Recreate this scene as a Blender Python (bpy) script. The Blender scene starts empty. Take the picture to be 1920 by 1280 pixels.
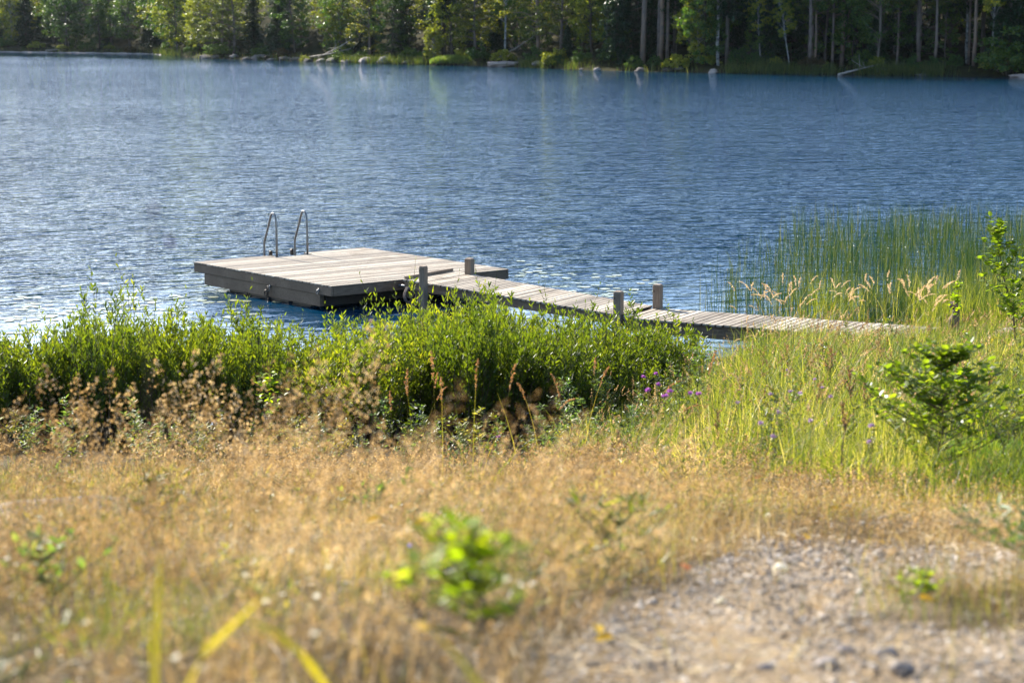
import bpy, math, random
import numpy as np
from mathutils import Vector, Matrix

# ------------------------------------------------------------------ camera, sky, sun
SC = bpy.context.scene
COL = SC.collection
F, YH, H = 4000.0, 20.0, 5.5            # focal length in photo pixels, horizon row, camera height over the lake
PITCH = math.atan((640 - YH) / F)
cd = bpy.data.cameras.new('camera'); cam = bpy.data.objects.new('camera', cd); COL.objects.link(cam)
cam.location = (0, 0, H); cam.rotation_euler = (math.pi / 2 - PITCH, 0, 0)
cd.sensor_width = 36; cd.lens = F / 1920 * 36; cd.clip_start = 0.1; cd.clip_end = 3000
cd.dof.use_dof = True; cd.dof.focus_distance = 25; cd.dof.aperture_fstop = 4.3
SC.camera = cam

SUN_AZ, SUN_EL = math.radians(-38), math.radians(31)
w = bpy.data.worlds.new('World'); SC.world = w; w.use_nodes = True
_nt = w.node_tree; _s = _nt.nodes.new('ShaderNodeTexSky'); _s.sky_type = 'NISHITA'; _s.sun_disc = False
_s.sun_elevation = SUN_EL; _s.sun_rotation = SUN_AZ
_s.air_density = 1.0; _s.dust_density = 1.0; _s.ozone_density = 3.2
_nt.links.new(_s.outputs[0], _nt.nodes['Background'].inputs[0])
_nt.nodes['Background'].inputs[1].default_value = 0.13
sd = bpy.data.lights.new('sun', 'SUN'); sd.energy = 5.0; sd.angle = math.radians(0.5); sd.color = (1, 0.93, 0.82)
sun = bpy.data.objects.new('sun', sd); COL.objects.link(sun)
_sv = Vector((math.sin(SUN_AZ) * math.cos(SUN_EL), math.cos(SUN_AZ) * math.cos(SUN_EL), math.sin(SUN_EL)))
sun.rotation_euler = _sv.to_track_quat('Z', 'Y').to_euler(); sun.location = (-20, 20, 40)
SC.view_settings.view_transform = 'Standard'; SC.view_settings.look = 'None'
SC.view_settings.exposure = 1.45; SC.view_settings.gamma = 1
SC.render.engine = 'CYCLES'
cy = SC.cycles
cy.max_bounces = 6; cy.diffuse_bounces = 3; cy.glossy_bounces = 3; cy.transmission_bounces = 4; cy.transparent_max_bounces = 8
cy.volume_bounces = 0; cy.sample_clamp_indirect = 6; cy.sample_clamp_direct = 12
cy.caustics_reflective = False; cy.caustics_refractive = False
cy.use_denoising = True; cy.use_adaptive_sampling = False
try: cy.denoiser = 'OPENIMAGEDENOISE'; cy.denoising_input_passes = 'RGB_ALBEDO_NORMAL'; cy.denoising_prefilter = 'ACCURATE'
except Exception: pass

R = np.random.default_rng(11)
random.seed(5)

# ------------------------------------------------------------------ helpers
def P(x, y, z=0.0):
    """world point where the photo pixel meets the height z"""
    dx = (x - 960) / F; v = -(y - 640) / F
    d = Vector((dx, math.cos(PITCH) + v * math.sin(PITCH), -math.sin(PITCH) + v * math.cos(PITCH)))
    t = (z - H) / d.z
    return Vector((d.x * t, d.y * t, z))
def XD(x, d, z=0.0):
    """lateral position of photo column x at forward distance d"""
    return (x - 960) / F * (d * math.cos(PITCH) + (H - z) * math.sin(PITCH))

def tag(o, label=None, cat=None, group=None, kind=None):
    if label: o['label'] = label
    if cat: o['category'] = cat
    if group: o['group'] = group
    if kind: o['kind'] = kind
    return o
def empty(name, loc=(0, 0, 0), rz=0.0):
    o = bpy.data.objects.new(name, None); COL.objects.link(o); o.location = loc; o.rotation_euler = (0, 0, rz)
    o.empty_display_size = 0.2
    return o
def mesh_obj(name, V, Fc, mat, parent=None, smooth=False, mats=None, midx=None):
    """V Nx3; Fc list of index arrays (k,3) or (k,4)"""
    me = bpy.data.meshes.new(name)
    V = np.asarray(V, dtype=np.float32)
    Fc = [np.asarray(f, dtype=np.int32) for f in (Fc if isinstance(Fc, (list, tuple)) else [Fc])]
    Fc = [f for f in Fc if len(f)]
    nl = sum(f.size for f in Fc); nf = sum(len(f) for f in Fc)
    me.vertices.add(len(V)); me.vertices.foreach_set('co', V.ravel())
    me.loops.add(nl); me.loops.foreach_set('vertex_index', np.concatenate([f.ravel() for f in Fc]))
    me.polygons.add(nf)
    tot = np.concatenate([np.full(len(f), f.shape[1], np.int32) for f in Fc])
    st = np.concatenate([[0], np.cumsum(tot)[:-1]]).astype(np.int32)
    me.polygons.foreach_set('loop_start', st); me.polygons.foreach_set('loop_total', tot)
    if midx is not None: me.polygons.foreach_set('material_index', np.asarray(midx, np.int32))
    me.update(calc_edges=True); me.validate()
    me.polygons.foreach_set('use_smooth', np.full(len(me.polygons), bool(smooth)))
    for m in (mats or [mat]): me.materials.append(m)
    o = bpy.data.objects.new(name, me); COL.objects.link(o)
    if parent: o.parent = parent
    return o
class MB:
    """collects shapes of one part"""
    def __init__(s): s.V = []; s.Q = []; s.T = []; s.n = 0
    def add(s, V, Q=None, T=None):
        V = np.asarray(V, float).reshape(-1, 3)
        if Q is not None and len(Q): s.Q.append(np.asarray(Q, int).reshape(-1, 4) + s.n)
        if T is not None and len(T): s.T.append(np.asarray(T, int).reshape(-1, 3) + s.n)
        s.V.append(V); s.n += len(V); return s
    def box(s, c, d, rz=0.0, ax=None, jit=0.0, ch=0.0):
        """box with centre c and size d, optional axes matrix"""
        c = np.array(c, float); d = np.array(d, float) / 2
        b = min(ch, *(d * 0.45)) if ch else 0
        if b:
            V = []
            for sx in (-1, 1):
                for sy in (-1, 1):
                    for sz in (-1, 1):
                        V += [(sx * d[0], sy * (d[1] - b), sz * (d[2] - b)), (sx * (d[0] - b), sy * d[1], sz * (d[2] - b)), (sx * (d[0] - b), sy * (d[1] - b), sz * d[2])]
            V = np.array(V)
            def i(sx, sy, sz, k): return (((sx > 0) * 2 + (sy > 0)) * 2 + (sz > 0)) * 3 + k
            Q = []; T = []
            for a, (p, q) in ((0, (1, 2)), (1, (0, 2)), (2, (0, 1))):
                for sa in (-1, 1):
                    f = []
                    for sp, sq in ((-1, -1), (1, -1), (1, 1), (-1, 1)):
                        sgn = [0, 0, 0]; sgn[a] = sa; sgn[p] = sp; sgn[q] = sq; f.append(i(*sgn, a))
                    if (sa > 0) == (a == 1): f = f[::-1]
                    Q.append(f)
            for a, (p, q) in ((0, (1, 2)), (1, (0, 2)), (2, (0, 1))):   # edges along a
                for sp in (-1, 1):
                    for sq in (-1, 1):
                        lo = [0, 0, 0]; hi = [0, 0, 0]; lo[a] = -1; hi[a] = 1; lo[p] = hi[p] = sp; lo[q] = hi[q] = sq
                        f = [i(*lo, p), i(*hi, p), i(*hi, q), i(*lo, q)]
                        Q.append(f)
            for sx in (-1, 1):
                for sy in (-1, 1):
                    for sz in (-1, 1): T.append([i(sx, sy, sz, 0), i(sx, sy, sz, 1), i(sx, sy, sz, 2)])
        else:
            V = np.array([(x, y, z) for x in (-d[0], d[0]) for y in (-d[1], d[1]) for z in (-d[2], d[2])])
            Q = [(0, 1, 3, 2), (4, 6, 7, 5), (0, 4, 5, 1), (2, 3, 7, 6), (0, 2, 6, 4), (1, 5, 7, 3)]; T = None
        if jit: V = V + R.normal(0, jit, V.shape)
        if ax is not None: V = V @ np.array(ax, float)
        elif rz:
            cz, sz = math.cos(rz), math.sin(rz); V = V @ np.array([(cz, sz, 0), (-sz, cz, 0), (0, 0, 1)])
        return s.add(V + c, Q, T)
    def tube(s, pts, rad, n=8, cap=True):
        pts = np.array(pts, float); k = len(pts)
        rad = np.full(k, rad, float) if np.isscalar(rad) else np.array(rad, float)
        tan = np.gradient(pts, axis=0); tan /= np.linalg.norm(tan, axis=1, keepdims=True) + 1e-9
        up = np.array((0.0, 0, 1)) if abs(tan[0][2]) < 0.9 else np.array((1.0, 0, 0))
        u = np.cross(tan[0], up); u /= np.linalg.norm(u); V = []
        for i in range(k):
            u = u - tan[i] * (u @ tan[i]); u /= np.linalg.norm(u) + 1e-9; v = np.cross(tan[i], u)
            a = np.arange(n) * 2 * math.pi / n
            V.append(pts[i] + rad[i] * (np.cos(a)[:, None] * u + np.sin(a)[:, None] * v))
        V = np.concatenate(V); Q = []; T = []
        for i in range(k - 1):
            for j in range(n):
                a, b = i * n + j, i * n + (j + 1) % n
                Q.append((a, b, b + n, a + n))
        if cap:
            V = np.vstack([V, pts[0], pts[-1]]); e = k * n
            for j in range(n):
                T.append((e, (j + 1) % n, j)); T.append((e + 1, (k - 1) * n + j, (k - 1) * n + (j + 1) % n))
        return s.add(V, Q, T)
    def build(s, name, mat, parent=None, smooth=False):
        V = np.concatenate(s.V); Fc = []
        if s.T: Fc.append(np.concatenate(s.T))
        if s.Q: Fc.append(np.concatenate(s.Q))
        return mesh_obj(name, V, Fc, mat, parent, smooth)
def blob(seed, r, sq=(1, 1, 1), sub=3, amp=0.25, freq=1.3):
    """rough boulder: displaced icosphere, returns V, T"""
    import bmesh
    from mathutils import noise
    bm = bmesh.new(); bmesh.ops.create_icosphere(bm, subdivisions=sub, radius=1)
    V = []
    for v in bm.verts:
        p = v.co * freq + Vector((seed * 3.7, seed * 1.3, seed * 7.1))
        k = 1 + amp * noise.noise(p) + amp * 0.5 * noise.noise(p * 2.7) - amp * 0.6 * abs(noise.noise(p * 1.6 + Vector((9, 9, 9))))
        V.append([v.co[i] * k * r * sq[i] for i in range(3)])
    T = [[q.index for q in f.verts] for f in bm.faces]; bm.free()
    return np.array(V), np.array(T)

# ------------------------------------------------------------------ materials
def new_mat(name):
    m = bpy.data.materials.new(name); m.use_nodes = True
    nt = m.node_tree; nt.nodes.clear()
    return m, nt, nt.nodes.new('ShaderNodeOutputMaterial')
def N(nt, typ, **kw):
    n = nt.nodes.new(typ)
    for k, v in kw.items():
        if k.startswith('i_'):
            key = k[2:]; key = int(key) if key.isdigit() else key.replace('_', ' ')
            n.inputs[key].default_value = v
        else: setattr(n, k, v)
    return n
def ramp(nt, fac, stops, interp='LINEAR'):
    r = nt.nodes.new('ShaderNodeValToRGB'); nt.links.new(fac, r.inputs[0]); cr = r.color_ramp; cr.interpolation = interp
    while len(cr.elements) < len(stops): cr.elements.new(0.5)
    for e, (p, c) in zip(cr.elements, stops): e.position = p; e.color = (*c, 1)
    return r.outputs[0]
def math_n(nt, op, a, b=None, clamp=False):
    n = nt.nodes.new('ShaderNodeMath'); n.operation = op; n.use_clamp = clamp
    for i, v in enumerate((a, b)):
        if v is None: continue
        if isinstance(v, (int, float)): n.inputs[i].default_value = v
        else: nt.links.new(v, n.inputs[i])
    return n.outputs[0]

def leaf_mat(name, stops, transl=0.45, rough=0.45, spec=0.35, tcol=(1.0, 1.15, 0.45), per='Random Per Island', patch=0.0, pscale=0.5, objvar=0.25):
    """leaf: per-leaf hue from the ramp, light shines through"""
    m, nt, out = new_mat(name); L = nt.links.new
    g = N(nt, 'ShaderNodeNewGeometry'); oi = N(nt, 'ShaderNodeObjectInfo')
    f = g.outputs[per]
    if patch:
        no = N(nt, 'ShaderNodeTexNoise', i_Scale=pscale, i_Detail=2.0); L(g.outputs['Position'], no.inputs['Vector'])
        a = math_n(nt, 'MULTIPLY', math_n(nt, 'SUBTRACT', no.outputs[0], 0.5), patch * 4.5)
        f = math_n(nt, 'ADD', math_n(nt, 'MULTIPLY', f, 1 - patch * .5), a, clamp=True)
    if objvar:
        f = math_n(nt, 'ADD', math_n(nt, 'MULTIPLY', f, 1 - objvar), math_n(nt, 'MULTIPLY', oi.outputs['Random'], objvar), clamp=True)
    c = ramp(nt, f, stops)
    pr = N(nt, 'ShaderNodeBsdfPrincipled', i_Roughness=rough); L(c, pr.inputs['Base Color']); pr.inputs['Specular IOR Level'].default_value = spec
    tr = N(nt, 'ShaderNodeBsdfTranslucent')
    mx = N(nt, 'ShaderNodeMix', data_type='RGBA', blend_type='MULTIPLY'); mx.inputs[0].default_value = 1
    L(c, mx.inputs[6]); mx.inputs[7].default_value = (tcol[0] * 1.6, tcol[1] * 1.6, tcol[2] * 1.6, 1); L(mx.outputs[2], tr.inputs[0])
    ms = N(nt, 'ShaderNodeMixShader'); ms.inputs[0].default_value = transl
    L(pr.outputs[0], ms.inputs[1]); L(tr.outputs[0], ms.inputs[2]); L(ms.outputs[0], out.inputs[0])
    return m

def wood_mat(name, stops, scale=(1, 14, 14), rough=0.8, island=0.35, bump=0.004, knots=True, edges=False):
    """weathered wood with the grain along local X"""
    m, nt, out = new_mat(name); L = nt.links.new
    tc = N(nt, 'ShaderNodeTexCoord'); g = N(nt, 'ShaderNodeNewGeometry')
    cb = N(nt, 'ShaderNodeCombineXYZ')
    sh = math_n(nt, 'MULTIPLY', g.outputs['Random Per Island'], 37.0); L(sh, cb.inputs[0])
    ad = N(nt, 'ShaderNodeVectorMath', operation='ADD'); L(tc.outputs['Object'], ad.inputs[0]); L(cb.outputs[0], ad.inputs[1])
    mp = N(nt, 'ShaderNodeMapping'); mp.inputs['Scale'].default_value = scale; L(ad.outputs[0], mp.inputs[0])
    n1 = N(nt, 'ShaderNodeTexNoise', i_Scale=4.0, i_Detail=8.0, i_Roughness=0.65, i_Distortion=0.6); L(mp.outputs[0], n1.inputs[0])
    n2 = N(nt, 'ShaderNodeTexNoise', i_Scale=2.2, i_Detail=3.0); L(ad.outputs[0], n2.inputs[0])
    f = math_n(nt, 'ADD', math_n(nt, 'MULTIPLY', n1.outputs[0], 0.75), math_n(nt, 'MULTIPLY', n2.outputs[0], 0.25))
    f = math_n(nt, 'ADD', f, math_n(nt, 'MULTIPLY', math_n(nt, 'SUBTRACT', g.outputs['Random Per Island'], 0.5), island), clamp=True)
    c = ramp(nt, f, stops)
    if knots:
        vo = N(nt, 'ShaderNodeTexVoronoi', i_Scale=1.3); mp2 = N(nt, 'ShaderNodeMapping'); mp2.inputs['Scale'].default_value = (1.2, 3.2, 3.2)
        L(ad.outputs[0], mp2.inputs[0]); L(mp2.outputs[0], vo.inputs['Vector'])
        k = ramp(nt, vo.outputs['Distance'], [(0.0, (0.35, 0.3, 0.27)), (0.055, (0.5, 0.45, 0.42)), (0.09, (1, 1, 1))])
        mx = N(nt, 'ShaderNodeMix', data_type='RGBA', blend_type='MULTIPLY'); mx.inputs[0].default_value = 1; L(c, mx.inputs[6]); L(k, mx.inputs[7]); c = mx.outputs[2]
    if edges:                                             # grime and rot along the board edges
        at = N(nt, 'ShaderNodeAttribute', attribute_name='across'); a_ = math_n(nt, 'ABSOLUTE', math_n(nt, 'SUBTRACT', at.outputs['Fac'], 0.5))
        a_ = math_n(nt, 'ADD', a_, math_n(nt, 'MULTIPLY', math_n(nt, 'SUBTRACT', n1.outputs[0], .5), .10))
        k = ramp(nt, a_, [(0.33, (1, 1, 1)), (0.43, (.55, .5, .46)), (0.5, (.16, .14, .12))])
        mx = N(nt, 'ShaderNodeMix', data_type='RGBA', blend_type='MULTIPLY'); mx.inputs[0].default_value = 1; L(c, mx.inputs[6]); L(k, mx.inputs[7]); c = mx.outputs[2]
        st_ = N(nt, 'ShaderNodeTexNoise', i_Scale=1.1, i_Detail=6.0, i_Roughness=.7); L(tc.outputs['Object'], st_.inputs[0])      # old damp stains
        k2 = ramp(nt, st_.outputs[0], [(0.36, (.62, .55, .47)), (0.47, (.95, .93, .9)), (0.6, (1, 1, 1)), (0.72, (.86, .82, .76))])
        mx = N(nt, 'ShaderNodeMix', data_type='RGBA', blend_type='MULTIPLY'); mx.inputs[0].default_value = 1; L(c, mx.inputs[6]); L(k2, mx.inputs[7]); c = mx.outputs[2]
    pr = N(nt, 'ShaderNodeBsdfPrincipled', i_Roughness=rough); L(c, pr.inputs['Base Color']); pr.inputs['Specular IOR Level'].default_value = 0.3
    bp = N(nt, 'ShaderNodeBump', i_Distance=bump, i_Strength=0.7); L(n1.outputs[0], bp.inputs['Height']); L(bp.outputs[0], pr.inputs['Normal'])
    L(pr.outputs[0], out.inputs[0]); return m

def noise_mat(name, stops, scale=3.0, detail=8.0, rough=0.85, bump=0.02, bscale=None, spec=0.3, coords='Position', metallic=0.0, island=0.0, dist=0.0, obj=0.0):
    m, nt, out = new_mat(name); L = nt.links.new
    g = N(nt, 'ShaderNodeNewGeometry'); tc = N(nt, 'ShaderNodeTexCoord')
    vec = g.outputs['Position'] if coords == 'Position' else tc.outputs[coords]
    n1 = N(nt, 'ShaderNodeTexNoise', i_Scale=scale, i_Detail=detail, i_Roughness=0.62, i_Distortion=dist); L(vec, n1.inputs['Vector'])
    f = n1.outputs[0]
    if island: f = math_n(nt, 'ADD', f, math_n(nt, 'MULTIPLY', math_n(nt, 'SUBTRACT', g.outputs['Random Per Island'], 0.5), island), clamp=True)
    if obj:
        oi = N(nt, 'ShaderNodeObjectInfo'); f = math_n(nt, 'ADD', f, math_n(nt, 'MULTIPLY', math_n(nt, 'SUBTRACT', oi.outputs['Random'], 0.5), obj), clamp=True)
    c = ramp(nt, f, stops)
    pr = N(nt, 'ShaderNodeBsdfPrincipled', i_Roughness=rough, i_Metallic=metallic); L(c, pr.inputs['Base Color']); pr.inputs['Specular IOR Level'].default_value = spec
    if bump:
        n2 = n1
        if bscale: n2 = N(nt, 'ShaderNodeTexNoise', i_Scale=bscale, i_Detail=6.0); L(vec, n2.inputs['Vector'])
        bp = N(nt, 'ShaderNodeBump', i_Distance=bump, i_Strength=1.0); L(n2.outputs[0], bp.inputs['Height']); L(bp.outputs[0], pr.inputs['Normal'])
    L(pr.outputs[0], out.inputs[0]); return m

# water -------------------------------------------------------------
def water_mat():
    m, nt, out = new_mat('lake_water'); L = nt.links.new
    g = N(nt, 'ShaderNodeNewGeometry'); pos = g.outputs['Position']
    WA = math.radians(24)                                        # direction of the wave crests
    mp = N(nt, 'ShaderNodeMapping', vector_type='TEXTURE'); mp.inputs['Rotation'].default_value = (0, 0, WA); L(pos, mp.inputs[0])
    # wind patches and calmer water behind the raft and at the reeds
    big = N(nt, 'ShaderNodeTexNoise', i_Scale=0.035, i_Detail=3.0); L(pos, big.inputs['Vector'])
    sp = N(nt, 'ShaderNodeSeparateXYZ'); L(pos, sp.inputs[0])
    # shelter: low near the shore on the near side (y small)
    sl = math_n(nt, 'SUBTRACT', sp.outputs[1], math_n(nt, 'MULTIPLY', sp.outputs[0], 0.35))
    shel = N(nt, 'ShaderNodeMapRange', i_1=37.0, i_2=50.0, i_3=0.16, i_4=1.0, interpolation_type='SMOOTHSTEP'); L(sl, shel.inputs[0])
    wind = N(nt, 'ShaderNodeMapRange', i_1=0.3, i_2=0.7, i_3=0.75, i_4=1.25); L(big.outputs[0], wind.inputs[0])
    fs = math_n(nt, 'SUBTRACT', math_n(nt, 'SUBTRACT', 213.0, math_n(nt, 'MULTIPLY', sp.outputs[0], 0.86)), sp.outputs[1])
    lee = N(nt, 'ShaderNodeMapRange', i_1=-4.0, i_2=46.0, i_3=0.10, i_4=1.0); L(math_n(nt, 'ADD', fs, math_n(nt, 'MULTIPLY', math_n(nt, 'SUBTRACT', big.outputs[0], .5), 50.0)), lee.inputs[0])
    amp = math_n(nt, 'MULTIPLY', math_n(nt, 'MULTIPLY', shel.outputs[0], wind.outputs[0]), lee.outputs[0])
    def height(off):
        a = N(nt, 'ShaderNodeVectorMath', operation='ADD'); L(mp.outputs[0], a.inputs[0]); a.inputs[1].default_value = off
        tot = None
        for k, (sx, sy, sc, det, rg, am) in enumerate(WAVES):
            q = N(nt, 'ShaderNodeMapping'); q.inputs['Scale'].default_value = (sx, sy, 1); q.inputs['Location'].default_value = (k * 13.1, k * 7.7, 0); L(a.outputs[0], q.inputs[0])
            n = N(nt, 'ShaderNodeTexNoise', i_Scale=sc, i_Detail=det, i_Roughness=rg, i_Distortion=0.25); n.noise_dimensions = '2D'; L(q.outputs[0], n.inputs['Vector'])
            t = math_n(nt, 'MULTIPLY', n.outputs[0], am)
            tot = t if tot is None else math_n(nt, 'ADD', tot, t)
        return tot
    e = 0.015
    h0 = height((0, 0, 0)); hx = height((e, 0, 0)); hy = height((0, e, 0))
    dx = math_n(nt, 'MULTIPLY', math_n(nt, 'MULTIPLY', math_n(nt, 'SUBTRACT', h0, hx), 1 / e), amp)
    dy = math_n(nt, 'MULTIPLY', math_n(nt, 'MULTIPLY', math_n(nt, 'SUBTRACT', h0, hy), 1 / e), amp)
    cb = N(nt, 'ShaderNodeCombineXYZ', i_2=1.0); L(dx, cb.inputs[0]); L(dy, cb.inputs[1])
    vr = N(nt, 'ShaderNodeVectorRotate', rotation_type='Z_AXIS'); vr.inputs['Angle'].default_value = WA; L(cb.outputs[0], vr.inputs[0])
    s3 = N(nt, 'ShaderNodeSeparateXYZ'); L(vr.outputs[0], s3.inputs[0])          # wind waves: steeper on the near (lee) side
    ny = math_n(nt, 'SUBTRACT', s3.outputs[1], math_n(nt, 'MULTIPLY', math_n(nt, 'ABSOLUTE', s3.outputs[1]), 0.45))
    c3 = N(nt, 'ShaderNodeCombineXYZ'); L(s3.outputs[0], c3.inputs[0]); L(ny, c3.inputs[1]); L(s3.outputs[2], c3.inputs[2])
    nm = N(nt, 'ShaderNodeVectorMath', operation='NORMALIZE'); L(c3.outputs[0], nm.inputs[0])
    pr = N(nt, 'ShaderNodeBsdfPrincipled', i_Roughness=0.03, i_IOR=1.5)
    pr.inputs['Base Color'].default_value = (0.002, 0.034, 0.074, 1)
    L(nm.outputs[0], pr.inputs['Normal']); L(pr.outputs[0], out.inputs[0])
    return m
# (scale along crest, across crest, noise scale, detail, roughness, amplitude in m)
WAVES = [(0.33, 1.0, 1.15, 2.0, 0.55, 0.25), (0.5, 1.0, 3.0, 3.0, 0.5, 0.155)]

M = {}
M['water'] = water_mat()
M['deck'] = wood_mat('weathered_deck_wood', [(0.2, (0.10, 0.083, 0.062)), (0.42, (0.25, 0.21, 0.16)), (0.6, (0.37, 0.32, 0.25)), (0.8, (0.54, 0.48, 0.385))], island=.42, edges=True)
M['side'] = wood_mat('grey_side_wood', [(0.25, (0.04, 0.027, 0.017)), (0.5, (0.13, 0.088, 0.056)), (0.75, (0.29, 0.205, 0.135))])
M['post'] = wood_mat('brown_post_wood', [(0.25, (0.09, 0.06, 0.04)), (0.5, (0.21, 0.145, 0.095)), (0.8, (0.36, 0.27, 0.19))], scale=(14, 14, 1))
M['dark_wood'] = wood_mat('dark_frame_wood', [(0.2, (0.01, 0.009, 0.008)), (0.8, (0.05, 0.042, 0.035))], rough=0.6)  # much darker wood for the frame timbers under the decks
M['float'] = noise_mat('black_float_plastic', [(0.3, (0.01, 0.01, 0.012)), (0.7, (0.03, 0.035, 0.045))], rough=0.45, bump=0.003, coords='Object')
M['steel'] = noise_mat('dull_galvanised_steel', [(0.3, (0.14, 0.14, 0.135)), (0.7, (0.25, 0.245, 0.235))], scale=20, rough=0.42, bump=0.0005, metallic=0.85, coords='Object')
M['iron'] = noise_mat('dark_iron', [(0.3, (0.03, 0.025, 0.02)), (0.7, (0.10, 0.08, 0.065))], scale=30, rough=0.55, bump=0.001, metallic=0.7, coords='Object')
M['rope'] = noise_mat('old_rope', [(0.3, (0.10, 0.08, 0.065)), (0.7, (0.24, 0.2, 0.17))], scale=60, rough=0.9, bump=0.004, coords='Object')
M['rock'] = noise_mat('granite_rock', [(0.3, (0.10, 0.09, 0.08)), (0.48, (0.23, 0.20, 0.18)), (0.62, (0.34, 0.29, 0.26)), (0.78, (0.16, 0.16, 0.12))], scale=2.2, rough=0.9, bump=0.03, bscale=9.0, obj=0.15)
M['far_rock'] = noise_mat('dark_shore_rock', [(0.3, (0.06, 0.055, 0.045)), (0.5, (0.13, 0.11, 0.095)), (0.7, (0.22, 0.19, 0.165))], scale=1.5, rough=0.9, bump=0.08, bscale=3.0, obj=0.2)  # darker copy of the granite rock
M['pale_rock'] = noise_mat('pale_pink_rock', [(0.3, (0.18, 0.13, 0.11)), (0.5, (0.33, 0.26, 0.215)), (0.75, (0.46, 0.39, 0.34))], scale=1.2, rough=0.9, bump=0.05, bscale=4.0)
M['pebble'] = noise_mat('gravel_stone', [(0.1, (0.11, 0.095, 0.08)), (0.4, (0.28, 0.23, 0.18)), (0.7, (0.46, 0.38, 0.29)), (0.95, (0.66, 0.58, 0.48))], scale=20, rough=0.75, bump=0.002, island=0.9)
M['bark'] = noise_mat('dark_bark', [(0.3, (0.05, 0.04, 0.03)), (0.7, (0.15, 0.12, 0.095))], scale=2.0, rough=0.95, bump=0.03, bscale=8.0, coords='Object', obj=0.4)
M['pine_bark'] = noise_mat('pine_bark', [(0.3, (0.085, 0.065, 0.055)), (0.5, (0.17, 0.13, 0.105)), (0.75, (0.27, 0.17, 0.11))], scale=1.5, rough=0.95, bump=0.04, bscale=6.0, coords='Object', obj=0.3)
M['birch_bark'] = noise_mat('birch_bark', [(0.36, (0.06, 0.055, 0.05)), (0.46, (0.22, 0.21, 0.19)), (0.7, (0.42, 0.40, 0.37))], scale=2.4, rough=0.8, bump=0.01, coords='Object')
M['dead_wood'] = noise_mat('bleached_dead_wood', [(0.3, (0.16, 0.14, 0.12)), (0.7, (0.38, 0.34, 0.29))], scale=3, rough=0.9, bump=0.02, coords='Object')
M['stem'] = noise_mat('brown_twig', [(0.3, (0.05, 0.035, 0.02)), (0.7, (0.14, 0.10, 0.06))], scale=10, bump=0)
M['green_stem'] = noise_mat('green_stem', [(0.3, (0.08, 0.11, 0.03)), (0.7, (0.18, 0.17, 0.06))], scale=10, bump=0)
M['gale'] = leaf_mat('gale_leaf', [(0.0, (0.032, 0.058, 0.009)), (0.45, (0.08, 0.118, 0.014)), (0.8, (0.15, 0.19, 0.02)), (1, (0.28, 0.26, 0.04))], transl=0.52, rough=0.42, spec=0.4, tcol=(1.25, 1.15, .25), objvar=.45)
M['alder'] = leaf_mat('alder_leaf', [(0.0, (0.07, 0.11, 0.013)), (0.6, (0.14, 0.19, 0.02)), (0.9, (0.24, 0.26, 0.035)), (1, (0.38, 0.32, 0.05))], transl=0.6, rough=0.4, spec=0.35, tcol=(1.1, 1.15, .3))
M['willow'] = leaf_mat('willow_leaf', [(0.0, (0.07, 0.13, 0.03)), (0.6, (0.14, 0.19, 0.05)), (1, (0.26, 0.24, 0.06))], transl=0.5)
M['bright'] = leaf_mat('bright_young_leaf', [(0.0, (0.14, 0.20, 0.012)), (0.6, (0.23, 0.28, 0.014)), (1, (0.36, 0.34, 0.03))], transl=0.6, tcol=(1.1, 1.25, .2))
M['meadow'] = leaf_mat('green_meadow_grass', [(0.0, (0.035, 0.065, 0.010)), (0.35, (0.11, 0.145, 0.02)), (0.7, (0.24, 0.25, 0.04)), (1, (0.52, 0.43, 0.2))], transl=0.5, rough=0.5, patch=0.4, pscale=0.6, objvar=0, tcol=(1.1, 1.05, .4))
M['yellow_blade'] = leaf_mat('yellowing_broad_blade', [(0.0, (0.30, 0.27, 0.03)), (1, (0.42, 0.36, 0.05))], transl=0.5, objvar=0.5, tcol=(1.1, 1.0, .2))
M['lawn'] = leaf_mat('short_lawn_grass', [(0.0, (0.05, 0.12, 0.015)), (0.6, (0.10, 0.18, 0.025)), (1, (0.26, 0.24, 0.06))], transl=0.5, patch=0.2, objvar=0, tcol=(1.1, 1.1, .3))
M['dry'] = leaf_mat('dry_grass', [(0.0, (0.06, 0.042, 0.016)), (0.35, (0.20, 0.145, 0.062)), (0.7, (0.44, 0.335, 0.165)), (1, (0.70, 0.59, 0.38))], transl=0.3, rough=0.6, patch=0.55, pscale=1.6, objvar=0, tcol=(1.05, 0.87, .5))
M['panicle'] = leaf_mat('dry_grass_panicle', [(0.0, (0.11, 0.075, 0.034)), (0.5, (0.35, 0.25, 0.13)), (1, (0.70, 0.57, 0.37))], transl=0.38, rough=0.7, patch=0.55, pscale=1.4, objvar=0, tcol=(1.05, 0.85, .5))
M['mixgrass'] = leaf_mat('yellow_green_grass', [(0.0, (0.07, 0.11, 0.02)), (0.45, (0.20, 0.20, 0.03)), (0.8, (0.38, 0.30, 0.07)), (1, (0.45, 0.33, 0.14))], transl=0.5, patch=0.35, pscale=0.8, objvar=0, tcol=(1.1, 1.0, .35))
M['reed'] = leaf_mat('bulrush_stalk', [(0.0, (0.012, 0.036, 0.015)), (0.5, (0.032, 0.066, 0.02)), (0.85, (0.13, 0.14, 0.03)), (1, (0.26, 0.21, 0.09))], transl=0.2, rough=0.4, objvar=0)
M['pale_seed'] = leaf_mat('pale_seed_head', [(0.0, (0.42, 0.30, 0.17)), (0.5, (0.56, 0.44, 0.28)), (1, (0.66, 0.54, 0.38))], transl=0.5, rough=0.7, objvar=0.2, tcol=(1, .9, .7))
M['brown_seed'] = leaf_mat('brown_seed_head', [(0.0, (0.22, 0.12, 0.05)), (1, (0.46, 0.29, 0.14))], transl=0.4, rough=0.7, objvar=0.3, tcol=(1, .8, .5))
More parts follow.
